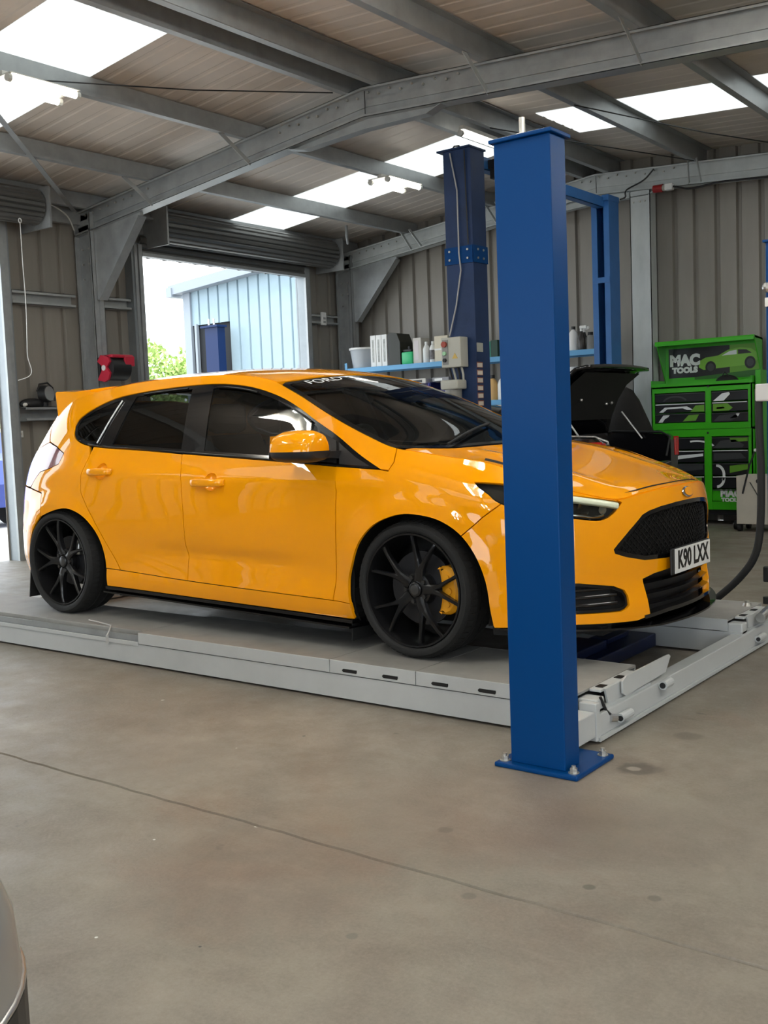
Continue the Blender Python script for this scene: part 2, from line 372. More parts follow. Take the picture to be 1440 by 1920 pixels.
# ---- portal frames
def portal(yc, lab, mt, braces=()):
    fr = empty('portal_frame', (XR, yc, 0), lab, 'steel frame')
    D = .25; hw = .07; t = .005
    def raft(x0, x1, nm):
        B = MB()
        def slab(za, zb, ya, yb):
            B.hexa([(x0, ya, rtop(x0)+za), (x1, ya, rtop(x1)+za), (x1, yb, rtop(x1)+za), (x0, yb, rtop(x0)+za), (x0, ya, rtop(x0)+zb), (x1, ya, rtop(x1)+zb), (x1, yb, rtop(x1)+zb), (x0, yb, rtop(x0)+zb)])
        slab(-D+t, -t, yc-.004, yc+.004); slab(-t, 0, yc-hw, yc+hw); slab(-D, -D+t, yc-hw, yc+hw)
        for s in (-1, 1):
            a, b = sorted((yc+s*hw, yc+s*(hw-t)))
            slab(-D, -D+.022, a, b); slab(-.022, 0, a, b)
            a, b = sorted((yc+s*.004, yc+s*.02))       # long stiffening fold in the web
            slab(-D*.62, -D*.38, a, b)
        o = B.build(nm, mt, fr); o.matrix_parent_inverse = Matrix.Translation(-fr.location); return o
    I = lambda o: setattr(o, 'matrix_parent_inverse', Matrix.Translation(-fr.location)) or o
    raft(XA+.05, XR, 'rafter'); raft(XR, XC-.05, 'rafter')
    # columns: back-to-back channels
    for x0, x1 in ((XA+.05, XA+.33), (XC-.33, XC-.05)):
        B = MB(); zt = rtop(x0)-.02 if x0 < 0 else rtop(x1)-.02
        B.box(x0, x1, yc-.004, yc+.004, 0, zt)
        for xa in (x0, x1-t): B.box(xa, xa+t, yc-hw, yc-.006, 0, zt-.0); B.box(xa, xa+t, yc+.006, yc+hw, 0, zt)
        for s in (-1, 1):
            a, b = sorted((yc+s*hw, yc+s*(hw-t)))
            B.box(x0, x0+.022, a, b, 0, zt); B.box(x1-.022, x1, a, b, 0, zt)
            a, b = sorted((yc+s*.004, yc+s*.018)); B.box(x0+.1, x1-.1, a, b, .05, zt-.4)
        I(B.build('column', M_galv, fr))  # on the pale far frame this darker steel puts shade into the colour
    I(MB().box(XA+.01, XA+.38, yc-.12, yc+.12, 0, .012).build('base_plate', mt, fr))
    # knee gusset
    xin = XA+.335; zk = rtop(XA+.05)-D
    pl = [(xin, 2.73), (xin+.06, 2.73), (-5.84, rtop(-5.84)-D-.035), (-5.84, rtop(-5.84)-D+.0), (xin, rtop(xin)-D)]
    g = I(MB().prism(pl, 'y', yc-.02, yc+.02).build('knee_gusset', M_galv, fr))  # gusset and flange likewise: far frame's shade put in as darker steel
    B = MB(); a, b = pl[1], pl[2]
    n = Vector((b[1]-a[1], -(b[0]-a[0]))).normalized()*.012
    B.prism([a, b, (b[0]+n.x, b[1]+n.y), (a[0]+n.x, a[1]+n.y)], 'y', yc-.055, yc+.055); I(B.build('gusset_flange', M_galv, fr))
    # apex gusset
    pa = [(-3.75, rtop(-3.75)-D+.01), (-3.55, rtop(-3.55)-D-.05), (XR, rtop(XR)-D-.085), (-2.2, rtop(-2.2)-D-.05), (-2.05, rtop(-2.05)-D+.01), (XR, rtop(XR)-D+.01)]
    I(MB().prism(pa, 'y', yc-.006, yc+.006).build('apex_gusset', mt, fr))
    low = pa[:5]
    B = MB()
    for q0, q1 in zip(low[:-1], low[1:]): B.prism([q0, q1, (q1[0], q1[1]-.008), (q0[0], q0[1]-.008)], 'y', yc-.05, yc+.05)
    I(B.build('apex_flange', mt, fr))
    # splice line and bolts
    I(MB().box(XR-.0015, XR+.0015, yc-.028, yc-.02, rtop(XR)-D+.02, rtop(XR)-.02).build('splice_joint', M_blk, fr))
    bolt = None
    for i in range(18):
        x = -3.85+i*.115
        for dz in ((-.035,) if i % 2 else (-.06,)):
            if bolt is None:
                bolt = I(MB().cyl((0, -.014, 0), (0, .004, 0), .011, n=6).build('bolt', M_bolt, fr)); bolt.location = (x, yc-.014, rtop(x)+dz)
            else:
                c = child(None, bolt, fr); c.location = (x, yc-.014, rtop(x)+dz); c.matrix_parent_inverse = bolt.matrix_parent_inverse
    for i in range(9):
        x = -6.75+i*.13
        c = child(None, bolt, fr); c.location = (x, yc-.014, rtop(x)-.05); c.matrix_parent_inverse = bolt.matrix_parent_inverse
    for i in range(7):
        c = child(None, bolt, fr); c.location = (XA+.12+.11*(i % 2), yc-.014, 3.45-.16*(i//2)); c.matrix_parent_inverse = bolt.matrix_parent_inverse
    for bx, px, dy in braces:
        I(bar('fly_brace', (px, yc-hw-dy, rtop(px)+.01), (bx, yc-hw+.02, rtop(bx)-D+.005), .042, .006, M_galv_l, fr, up=(1, 0, 0)))
    return fr
portal(3.49, 'long galvanised portal frame crossing the roof above the car', M_galv, braces=((-5.60, -5.66, .30), (-4.20, -4.27, .30), (-1.60, -1.62, .30), (-.33, -.35, .3)))
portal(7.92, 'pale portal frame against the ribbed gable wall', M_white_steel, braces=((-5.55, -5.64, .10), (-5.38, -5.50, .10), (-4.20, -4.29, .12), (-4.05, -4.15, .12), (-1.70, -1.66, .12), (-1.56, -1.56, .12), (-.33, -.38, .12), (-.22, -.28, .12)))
portal(-1.06, 'galvanised portal frame overhead near the camera', M_galv)
portal(-5.5, 'galvanised portal frame behind the camera', M_galv)
# gable post under the far frame
gp = empty('gable_post', (-2.29, 7.95, 0), 'pale steel gable post standing beside the green tool chest', 'post')
B = MB(); B.box(-2.415, -2.165, 7.87, 7.875, 0, rtop(-2.3)-.25); B.box(-2.415, -2.405, 7.87, 8.03, 0, rtop(-2.3)-.25); B.box(-2.175, -2.165, 7.87, 8.03, 0, rtop(-2.3)-.25)
o = B.build('post_channel', M_white_steel, gp); o.matrix_parent_inverse = Matrix.Translation(-gp.location)
for dx in (-.08, 0, .06):
    o = MB().cyl((-2.29+dx, 7.86, 3.72), (-2.29+dx, 7.872, 3.72), .012, n=6).build('bolt', M_bolt, gp); o.matrix_parent_inverse = Matrix.Translation(-gp.location)
# ---- horizontal wall rails on the left wall
def rail(y0, y1, z0, z1, lab, dep=.09, mt=M_galv_l):
    B = MB(); x = XA+.005
    B.box(x, x+.006, y0, y1, z0, z1); B.box(x, x+dep, y0, y1, z0, z0+.006); B.box(x, x+dep, y0, y1, z1-.006, z1)
    B.box(x+dep-.006, x+dep, y0, y1, z0, z0+.03); B.box(x+dep-.006, x+dep, y0, y1, z1-.03, z1)
    return tag(B.build('wall_rail', mt), lab, 'rail')
rail(2.58, 3.36, 2.66, 2.80, 'upper channel rail on the wall between doorway jamb and portal column')
rail(3.62, 4.12, 2.68, 2.81, 'short channel rail behind the knee gusset beside the open doorway')
rail(7.20, 7.82, 2.70, 2.83, 'channel rail in the far wall corner carrying the white socket')
rail(2.58, 3.42, 1.44, 1.59, 'lower channel rail on the wall holding the black work lamp', dep=.20, mt=M_galv)
rail(3.62, 4.12, 1.44, 1.59, 'lower channel rail hidden behind the hose reel', dep=.09, mt=M_galv)
# ---- doors in the left wall: jambs, guides and rolled shutters
def shutter_door(n, y0, y1, zt, roll_y0, roll_y1, zc, xc, r, jm):
    d = empty('door_%d' % n, (XA, (y0+y1)/2, 0), kind='structure')
    I = lambda o: setattr(o, 'matrix_parent_inverse', Matrix.Translation(-d.location)) or o
    for s, yj in ((-1, y0), (1, y1)):
        a, b = sorted((yj, yj+s*.13))
        B = MB(); B.box(XA-.03, XA+.13, a, b, 0, zt+.12); I(B.build('jamb', jm, d))
        a, b = sorted((yj-s*.002, yj+s*.05))
        B = MB(); B.box(XA+.13, XA+.165, a, b, 0, zt+.1); a2, b2 = sorted((yj+s*.06, yj+s*.10)); B.box(XA+.13, XA+.15, a2, b2, 0, zt+.1); I(B.build('guide_channel', M_galv, d))
    B = MB(); ns = 20
    for i in range(ns):                                    # rolled-up curtain, slat by slat
        t = 2*PI*i/ns; hw = r*math.sin(PI/ns)*.97
        c, s_ = math.cos(t), math.sin(t)
        pr = [(-hw, 0), (-hw*.6, .016), (hw*.6, .016), (hw, 0), (hw*.6, .008), (-hw*.6, .008)]
        poly = [(xc+c*(r+e)-s_*u, zc+s_*(r+e)+c*u) for u, e in pr]
        I(MB().prism(poly, 'y', roll_y0+.03, roll_y1-.03).build('slat', M_shut, d))
    I(MB().cyl((xc, roll_y0, zc), (xc, roll_y1, zc), r*.93, n=24).build('barrel', M_shut, d))
    for yj in (roll_y0, roll_y1):
        I(MB().box(XA+.02, xc+r+.05, yj-.012, yj+.012, zc-r-.06, zc+r+.02).build('end_plate', M_galv, d))
    z = zc-r*.55; k = 0
    while z > zt:
        z0 = max(zt, z-.075)
        I(MB().prism([(XA+.14, z0), (XA+.155, z0+.02), (XA+.155, z-.02), (XA+.14, z), (XA+.132, z-.02), (XA+.132, z0+.02)], 'y', y0, y1).build('curtain_slat', M_shut, d)); z -= .075; k += 1
    I(MB().box(XA+.11, XA+.175, y0, y1, zt-.03, zt+.012).build('bottom_bar', M_galv, d))
    return d
M_shut = mat('shutter_slats', (.15, .15, .145), .38, .5, noise=.1)
M_jamb = mat('jamb_steel', (.25, .275, .29), .4, .4, noise=.1)
shutter_door(2, 4.26, 7.08, 3.33, 4.36, 7.48, 3.63, -6.66, .175, M_jamb)
shutter_door(1, -1.55, 2.42, 3.40, -1.7, 2.80, 3.62, -6.64, .165, M_jamb)
# ================================================================ LAMPS
M_tube = mat('fill_lamp_tube', (1, .97, .88), .5, emit=TUBE_FILL)
M_tube_s = mat('lamp_tube_small', (1, .97, .88), .5, emit=TUBE_SMALL)
M_lampbody = mat('lamp_body', (.62, .62, .58), .5)
def batten(x, y0, L, z, lab, twin=True, group=None):
    e = empty('ceiling_lamp', (x, y0+L/2, z), lab, 'lamp', group)
    B = MB(); B.box(x-.03, x+.03, y0+.02, y0+L-.02, z+.035, z+.075, .006)
    if twin: B.box(x-.15, x+.15, y0+.01, y0+L-.01, z+.028, z+.036)
    B.build('housing', M_lampbody, e)
    for dx in ((-.115, .115) if twin else (0,)):
        t = MB().cyl((x+dx, y0+.03, z), (x+dx, y0+L-.03, z), .026, n=10).build('tube', M_tube if L > 1 else M_tube_s, e)
        for yc_ in (y0, y0+L-.032): MB().cyl((x+dx, yc_, z), (x+dx, yc_+.032, z), .03, n=10).build('end_cap', M_lampbody, t)
    return e
batten(-4.225, .84, .63, 3.90, 'twin tube lamp under the roof at the upper left')
batten(-4.225, 5.43, .63, 3.90, 'twin tube lamp under the far skylight left of the blue columns')
batten(-2.72, 4.75, .68, 3.98, 'single tube lamp peeking out beside the blue lift column', twin=False)
for x in (-.35, 3.62):  # unseen lamps, added only for more light inside
    for y in (-6.2, -2.7, .2): batten(x, y, 1.5, rtop(x)-.09, 'added twin tube fill lamp outside the picture', group='added fill lamps out of view')
batten(3.62, 5.0, 1.5, rtop(3.62)-.09, 'added twin tube fill lamp outside the picture', group='added fill lamps out of view')
batten(-4.225, -3.4, 1.5, 3.88, 'added twin tube fill lamp outside the picture', group='added fill lamps out of view')
# ================================================================ FOUR-POST LIFT
M_blue = mat('blue_paint', (.0005, .042, .165), .36, spec=.16)
M_blue_l = mat('light_blue_paint', (.03, .13, .36), .38, noise=.12, nscale=5)
M_blue_d = mat('worn_blue_paint', (.017, .036, .098), .42, spec=.3, noise=.25, nscale=4, rnoise=.1)
M_lift = mat('grey_lift_paint', (.46, .475, .475), .42, noise=.05, nscale=8, rnoise=.08)
M_deck = mat('grey_lift_deck', (.27, .265, .25), .62, noise=.16, nscale=5, bump=.12, bscale=220)
def lift_post(yc, side, lab):
    """side=-1: back toward the camera side (-y)"""
    e = empty('lift_post', (.96, yc, 0), lab, 'lift post', 'four posts of the car lift')
    H = 2.215; x0, x1 = .848, 1.068
    ya, yb = (yc-.055, yc+.055)
    back = ya if side < 0 else yb-.008
    B = MB()
    if side < 0: pl = [(x0, yb), (x0, ya), (x1, ya), (x1, yb), (x1-.06, yb), (x1-.06, yb-.008), (x1-.008, yb-.008), (x1-.008, ya+.008), (x0+.008, ya+.008), (x0+.008, yb-.008), (x0+.06, yb-.008), (x0+.06, yb)]
    else: pl = [(x0, ya), (x0, yb), (x1, yb), (x1, ya), (x1-.06, ya), (x1-.06, ya+.008), (x1-.008, ya+.008), (x1-.008, yb-.008), (x0+.008, yb-.008), (x0+.008, ya+.008), (x0+.06, ya+.008), (x0+.06, ya)]
    B.prism(pl, 'z', .018, H); col = B.build('column', M_blue, e)
    bv = col.modifiers.new('bevel', 'BEVEL'); bv.width = .006; bv.segments = 2; bv.limit_method = 'ANGLE'
    y0p, y1p = (yc-.085, yc+.215) if side < 0 else (yc-.215, yc+.085)
    MB().box(x0-.055, x1+.06, y0p, y1p, 0, .018, .006).build('base_plate', M_blue, e)
    for bx, by in ((x0-.028, y0p+.035), (x1+.03, y0p+.035), (x1+.03, y1p-.035), (x0-.028, y1p-.035)):
        b = MB().cyl((bx, by, .018), (bx, by, .021), .02, n=16).cyl((bx, by, .021), (bx, by, .036), .014, n=6).cyl((bx, by, .036), (bx, by, .045), .008, n=8).build('anchor_bolt', M_bolt, e)
    MB().box(x0-.014, x1+.012, ya-.014, yb+.02, H, H+.014, .003).build('top_plate', M_blue, e)
    MB().cyl((x0+.085, yc, H+.014), (x0+.085, yc, H+.03), .024, n=6).cyl((x0+.085, yc, H+.03), (x0+.085, yc, H+.085), .011, n=10).build('suspension_rod', M_bolt, e)
    return e
lift_post(-.53, -1, 'big blue lift post standing in front of the yellow car')
fp = lift_post(2.44, 1, 'blue lift post cut off by the right picture edge')
MB().sphere((.86, 2.375, 1.96), .03, 12, 8).build('pulley', M_steel, fp); MB().box(.85, .93, 2.36, 2.38, 1.85, 1.9).build('sticker', mat('sticker_white', (.7, .7, .68), .5), fp)
pl = empty('lift_platform', (-1.2, .93, 0), 'low grey drive-on lift platform carrying the yellow car', 'car lift')
ZT = .187
def runway(y0, y1, near):
    # long beam under the deck
    e = MB().box(-3.9, .985, y0+.006, y1-.006, .012, ZT-.0655).build('runway_beam', M_lift, pl)
    # side strip low edge
    return e
for y0, y1 in ((-.19, .36), (1.50, 2.05)):
    runway(y0, y1, True)
    near = y0 < 0
    # deck sections with folded skirt
    for x0, x1, z in ((-1.715, -.354, ZT), (-.350, .138, ZT), (.142, .915, ZT)):
        dk = MB().box(x0, x1, y0+.004, y1-.004, ZT-.010, ZT).build('deck_plate', M_deck, pl)
        for ys_ in (y0, y1-.006): MB().box(x0, x1, ys_, ys_+.006, ZT-.061, ZT+.0005, .002).build('skirt', M_lift, dk)
        if x0 > -1 and near:
            for sx in ((-.232, -.0, ) if x0 < 0 else (.267, .503)):
                MB().prism([(sx-.043, ZT-.045), (sx-.036, ZT-.050), (sx+.040, ZT-.050), (sx+.044, ZT-.044), (sx+.044, ZT-.034), (sx-.036, ZT-.034), (sx-.043, ZT-.04)], 'y', y0-.0008, y0+.001).build('hand_slot', M_blk, dk)
    MB().box(-3.9, -1.72, y0+.045, y1-.045, ZT-.06, ZT, .003).build('deck_plate', M_deck, pl)
    for s, yr in ((-1, y0), (1, y1)):                     # recessed edge channel along the rear half
        a, b = sorted((yr, yr-s*.045))
        B = MB(); a1, b1 = sorted((yr, yr-s*.008)); B.box(-3.9, -1.72, a1, b1, ZT-.075, ZT-.052, .002)
        B.build('edge_lip', M_lift, pl)
        a2, b2 = sorted((yr-s*.018, yr-s*.026)); MB().box(-3.9, -1.72, a2, b2, ZT-.06, ZT-.02).build('inner_rail', M_galv, pl)
    # front end: folded flap over the beam end
    B = MB(); fx = .915
    B.box(fx+.003, .968, y0+.10, y1-.10, ZT-.012, ZT, .003); fl = B.build('end_flap', M_lift, pl)
    MB().prism([(y0+.125, ZT-.002), (y1-.10, ZT-.002), (y1-.10, ZT-.055), (y1-.17, ZT-.12), (y0+.20, ZT-.12), (y0+.165, ZT-.10)], 'x', .968, .976).build('flap_front', M_lift, fl)
    for yy_ in (y0+.13, y0+.30): MB().box(.93, .962, yy_, yy_+.045, ZT-.001, ZT+.0025).build('flap_slot', M_blk, fl)
    MB().box(.977, .979, y0+.17, y0+.20, ZT-.10, ZT-.07).build('flap_slot', M_blk, fl)
    # stub at the near corner
    MB().box(fx-.01, .985, y0+.02, y0+.10, ZT-.09, ZT-.022, .008).build('corner_block', M_lift, pl)
    MB().cyl((1.0, y0+.12, .075), (1.0, y0+.16, .075), .0, .0, n=4).cyl((1.015, y0+.17, .062), (1.015, y0+.27, .062), .018, n=14).build('hinge_tube', M_lift, pl)
    MB().cyl((1.019, y0+.165, .062), (1.019, y0+.169, .062), .011, n=12).build('tube_bore', M_blk, pl)
# wheel stop board
MB().prism([(.062, .19), (.10, .205), (.54, .205), (.555, .195), (.50, .135), (.09, .125), (.062, .14)], 'x', .985, .993).build('stop_board', M_lift, pl)
MB().cyl((1.02, .40, .10), (1.02, .48, .10), .02, n=14).build('hinge_tube', M_lift, pl)
MB().cyl((1.02, .396, .10), (1.02, .40, .10), .013, n=12).build('tube_bore', M_blk, pl)
# cross beams
def crossbeam(xf, xb):
    B = MB(); B.box(xb, xf, -.19, 2.05, .022, .112, .004); B.box(xf, xf+.012, -.19, 2.05, .010, .024); B.box(xb, xf+.004, -.19, 2.05, .010, .022)
    B.build('crossbeam', M_lift, pl)
crossbeam(1.0, .93); crossbeam(-3.78, -3.9)
MB().box(.93, 1.004, -.205, -.17, .012, .16, .004).build('end_cap', M_lift, pl); MB().box(.93, 1.004, 2.05, 2.36, .024, .16, .004).build('end_cap', M_lift, pl)
MB().box(.90, 1.0, -.468, -.206, .03, .13, .004).build('beam_end', M_lift, pl)
# roller, bolt and cable at the far end
MB().cyl((1.02, 1.70, .17), (1.02, 1.86, .19), .026, n=16).build('roller', M_steel, pl)
MB().cyl((.875, 1.93, ZT), (.875, 1.93, ZT+.018), .026, .018, n=14).cyl((.875, 1.93, ZT+.018), (.875, 1.93, ZT+.03), .014, n=6).build('end_bolt', M_bolt, pl)
MB().tube([(.985, -.13, .17), (.995, -.10, .11), (1.0, -.07, .085)], .006, 6).build('safety_rod', M_blk, pl)
MB().cyl((1.0, -.08, .075), (1.012, -.05, .070), .016, n=10).build('rod_end', M_steel, pl)
# jacking beam between the runways (dark blue)
jb = empty('jacking_beam', (.55, .93, 0), 'dark blue jacking beam lying between the runways under the bumper', 'jack')
M_navyj = mat('jack_navy', (.002, .010, .055), .4)
MB().box(.30, .56, .45, 1.42, .03, .10, .006).build('beam', M_navyj, jb); MB().box(.34, .50, .62, .95, .10, .145, .006).build('saddle', M_navyj, jb); MB().box(.36, .46, 1.05, 1.3, .10, .125, .004).build('arm', M_navyj, jb)
# cable tie dangling on the platform edge
zt_ = MB().tube([(-1.98, -.19, .115), (-1.98, -.196, .145), (-1.985, -.17, .172), (-2.02, -.13, .190), (-2.08, -.12, .193), (-2.18, -.16, .215)], .004, 6)
tag(zt_.box(-1.990, -1.968, -.196, -.1905, .10, .150).build('cable_tie', mat('tie_grey', (.45, .45, .44), .5)), 'grey cable tie looped over the platform edge near the rear wheel', 'cable tie')
# ================================================================ YELLOW HATCHBACK: body surfaces
YC, ZP = .885, .187
BASE = [(-3.46, 0), (-3.445, .25), (-3.40, .47), (-3.31, .66), (-3.16, .785), (-2.96, .853), (-2.648, .887), (-2.2, .893), (-1.5, .890), (-.9, .890), (-.4, .893),
        (0, .897), (.25, .888), (.43, .862), (.585, .805), (.715, .715), (.81, .60), (.885, .45), (.935, .27), (.957, .1), (.960, 0)]
class Spl:
    """natural C2 cubic spline"""
    def __init__(s, t, y):
        t = np.asarray(t, float); y = np.asarray(y, float); s.t = t; s.y = y; n = len(t); h = np.diff(t)
        A = np.eye(n); r = np.zeros_like(y)
        for i in range(1, n-1):
            A[i, i-1] = h[i-1]; A[i, i] = 2*(h[i-1]+h[i]); A[i, i+1] = h[i]
            r[i] = 6*((y[i+1]-y[i])/h[i]-(y[i]-y[i-1])/h[i-1])
        s.m = np.linalg.solve(A, r)
    def __call__(s, x):
        x = np.asarray(x, float); i = np.clip(np.searchsorted(s.t, x)-1, 0, len(s.t)-2)
        h = s.t[i+1]-s.t[i]; a = (s.t[i+1]-x)/h; b = (x-s.t[i])/h
        if s.y.ndim > 1: a = a[..., None]; b = b[..., None]; h = h[..., None]
        # linear extension outside
        v = a*s.y[i]+b*s.y[i+1]+((a**3-a)*s.m[i]+(b**3-b)*s.m[i+1])*h*h/6
        return v
class Pch:
    """monotone cubic"""
    def __init__(s, t, y):
        t = np.asarray(t, float); y = np.asarray(y, float); s.t = t; s.y = y
        h = np.diff(t); sh = h[:, None] if y.ndim > 1 else h
        d = np.diff(y, axis=0)/sh; m = np.zeros_like(y); m[0] = d[0]; m[-1] = d[-1]
        a, b = d[:-1], d[1:]; w1 = 2*h[1:]+h[:-1]; w2 = h[1:]+2*h[:-1]
        if y.ndim > 1: w1 = w1[:, None]; w2 = w2[:, None]
        with np.errstate(all='ignore'):
            hm = (w1+w2)/(w1/a+w2/b)
        m[1:-1] = np.where(a*b > 0, hm, 0); s.m = m
    def __call__(s, x):
        x = np.asarray(x, float); x = np.clip(x, s.t[0], s.t[-1]); i = np.clip(np.searchsorted(s.t, x)-1, 0, len(s.t)-2)
        h = s.t[i+1]-s.t[i]; u = (x-s.t[i])/h
        if s.y.ndim > 1: u = u[..., None]; h = h[..., None]
        return (1+2*u)*(1-u)**2*s.y[i]+u*(1-u)**2*h*s.m[i]+u*u*(3-2*u)*s.y[i+1]+u*u*(u-1)*h*s.m[i+1]
_b = np.array(BASE); _sd = np.concatenate([[0], np.cumsum(np.hypot(*np.diff(_b, axis=0).T))])
_sd = _sd-_sd[8]+_b[8, 0]
BSPL = Spl(_sd, _b); S_END = _sd[-1]; S_REAR = _sd[0]
def base(s):
    s = np.asarray(s, float); sg = np.where(s > S_END, -1.0, 1.0); sm = np.where(s > S_END, 2*S_END-s, s)
    sg = np.where(sm < S_REAR, -1.0, sg); sm = np.where(sm < S_REAR, 2*S_REAR-sm, sm)
    p = BSPL(sm); e = 1e-4; t = (BSPL(np.minimum(sm+e, S_END))-BSPL(np.maximum(sm-e, S_REAR))); t /= np.linalg.norm(t, axis=-1, keepdims=True)
    n = np.stack([t[..., 1], -t[..., 0]], -1)          # inward normal: right of travel
    n = np.stack([t[..., 1], -t[..., 0]], -1)
    return p, n, sg, sm
ZN = np.array([.08, .16, .24, .34, .48, .60, .70, .78, .84, .90, .96, 1.04, 1.14, 1.24, 1.33, 1.40, 1.46])
DT = {  # inward offset by station (index into BASE) and height
 0:  [.10, .05, .02, .00, .00, .03, .06, .08, .10, .12, .15, .20, .28, .37, .45, .52, .60],
 2:  [.09, .05, .02, .00, .00, .02, .05, .07, .09, .11, .14, .19, .27, .36, .44, .51, .60],
 4:  [.08, .04, .02, .00, .00, .01, .02, .035, .05, .07, .10, .15, .22, .30, .38, .46, .55],
 5:  [.08, .04, .02, .00, -.005, .00, .005, .015, .028, .05, .075, .115, .17, .235, .31, .39, .48],
 6:  [.08, .02, .00, .00, -.008, -.008, -.004, .002, .013, .032, .058, .093, .142, .20, .265, .34, .44],
 7:  [.09, .02, .006, .016, .008, .000, .000, .004, .014, .033, .060, .094, .138, .19, .25, .32, .41],
 8:  [.09, .02, .006, .022, .012, .002, .000, .006, .018, .038, .066, .098, .140, .188, .240, .305, .395],
 9:  [.09, .02, .006, .022, .012, .002, .000, .006, .018, .038, .066, .098, .140, .188, .240, .305, .395],
 10: [.09, .02, .006, .020, .010, .000, .000, .007, .020, .045, .080, .120, .165, .215, .270, .335, .425],
 11: [.08, .02, .005, .002, -.004, -.006, .002, .018, .045, .090, .155, .24, .33, .40, .46, .52, .58],
 12: [.05, .01, .002, .002, -.002, .000, .010, .040, .085, .155, .25, .36, .45, .52, .58, .62, .66],
 13: [.03, .00, .000, .004, .000, .002, .020, .065, .130, .22, .33, .44, .53, .60, .65, .68, .70],
 14: [.03, .00, .000, .006, .000, .004, .025, .075, .150, .26, .38, .49, .57, .63, .67, .70, .72],
 16: [.03, .00, .000, .010, .000, .004, .022, .065, .140, .27, .40, .50, .58, .64, .68, .71, .73],
 18: [.03, .00, .000, .014, .000, .000, .010, .040, .120, .25, .38, .49, .57, .63, .67, .70, .72],
 20: [.03, .00, .000, .016, .000, .000, .008, .036, .120, .25, .38, .49, .57, .63, .67, .70, .72]}
_ks = sorted(DT); _tab = Pch(ZN, np.array([DT[k] for k in _ks]).T)      # z -> offsets at stations
_sk = _sd[_ks]
_Z = np.linspace(.05, 1.47, 285); _TZ = _tab(_Z)                         # (285, nst)
_S = np.linspace(S_REAR, S_END, 600); _TS = Spl(_sk, _TZ.T)(_S)           # (600, 285)
def _sm(a, n, ax):
    k = np.hanning(n+2)[1:-1]; k /= k.sum()
    a = np.apply_along_axis(lambda v: np.convolve(np.pad(v, n//2, mode='edge'), k, 'valid'), ax, a); return a
_TS = _sm(_sm(_TS, 13, 1), 45, 0)
def doff(s, z):
    a = (np.asarray(s)-S_REAR)/(S_END-S_REAR)*599; b = (np.asarray(z)-.05)/1.42*284
    a = np.clip(a, 0, 598.999); b = np.clip(b, 0, 283.999); i = a.astype(int); j = b.astype(int)
    u = a-i; v = b-j
    # smoothstep-free bicubic-ish: use Catmull rows
    def cr(p0, p1, p2, p3, t): return p1+.5*t*(p2-p0+t*(2*p0-5*p1+4*p2-p3+t*(3*(p1-p2)+p3-p0)))
    def row(ii):
        ii = np.clip(ii, 0, 599)
        return cr(_TS[ii, np.clip(j-1, 0, 284)], _TS[ii, j], _TS[ii, j+1], _TS[ii, np.clip(j+2, 0, 284)], v)
    return cr(row(i-1), row(i), row(i+1), row(i+2), u)
HUBX = (0.0, -2.648); HUBZ = .318
def feat(s, z, x):
    """crease, arch flares (outward positive)"""
    f = 0*z
    # shoulder crease rising to the rear
    zc = .795+(-x-.45)*.030; w_ = np.clip((x+2.75)/.4, 0, 1)*np.clip((-.05-x)/.5, 0, 1)
    d = z-zc
    f = f+w_*.013*np.exp(-np.where(d > 0, d/.040, -d/.028)**1.25 if False else -np.sqrt((d/np.where(d > 0, .036, .030))**2+.04))
    # lower door scallop
    zl = .36+(-x-.5)*.02; w2 = np.clip((x+2.1)/.5, 0, 1)*np.clip((-.5-x)/.4, 0, 1)
    f = f-w2*.017*np.exp(-((z-zl-.03)/.045)**2)
    for hx in HUBX:
        r = np.hypot(x-hx, z-HUBZ-.01)
        f = f+(.016*np.exp(-((r-.335)/.055)**2)+.008/(1+np.exp((r-.428)/.007)))*np.clip((z-.12)/.15, 0, 1)
    return f
def ring(s, z, off=0.0):
    """body side/front/rear skin; returns x, w, z arrays"""
    p, n, sg, sm = base(s); z = np.asarray(z, float)
    d = doff(sm, z)-feat(sm, z, p[..., 0])+off
    q = p+n*d[..., None]
    return np.stack([q[..., 0], q[..., 1]*sg, z+0*q[..., 0]], -1)
def W3(P):
    P = np.asarray(P, float); return np.stack([P[..., 0], YC-P[..., 1], P[..., 2]+ZP], -1)
# top skin: hood, windscreen, roof, hatch, lofted between the edge curve and the centre line
EDGE = [(-3.05, 1.235), (-2.9, 1.275), (-2.7, 1.318), (-2.45, 1.352), (-2.148, 1.379), (-1.871, 1.388), (-1.461, 1.382), (-1.195, 1.358), (-.993, 1.318), (-.897, 1.282), (-.738, 1.218), (-.575, 1.142), (-.433, 1.075),
        (-.299, 1.018), (-.155, .967), (.006, .939), (.147, .917), (.29, .896), (.41, .872), (.56, .826), (.72, .778), (.87, .738), (1.0, .714), (1.13, .730), (1.32, .746), (S_END, .750)]
_es = np.array([e[0] for e in EDGE]); ESPL = Pch(_es, np.array([e[1] for e in EDGE]))
_eS = np.linspace(-3.05, S_END, 900); _eP = ring(_eS, ESPL(_eS))
_ix = np.argsort(_eP[:, 0]); _ex = _eP[_ix, 0]
def e_w(x): return np.interp(x, _ex, _eP[_ix, 1])
def e_z(x): return np.interp(x, _ex, _eP[_ix, 2])
XTIP = float(_ex[-1])
ZCL = Pch([-3.25, -3.0, -2.75, -2.4, -2.0, -1.6, -1.2, -1.0, -.85, -.7, -.45, -.2, -.08, .02, .12, .3, .5, .7, .82, XTIP],
          [1.28, 1.360, 1.398, 1.425, 1.440, 1.438, 1.408, 1.378, 1.338, 1.286, 1.178, 1.064, 1.012, .972, .946, .898, .846, .796, .770, .750])
_xx = np.linspace(-3.3, XTIP, 1400); _zc = _sm(ZCL(_xx)[None], 41, 1)[0]; _zc[-30:] = ZCL(_xx[-30:])
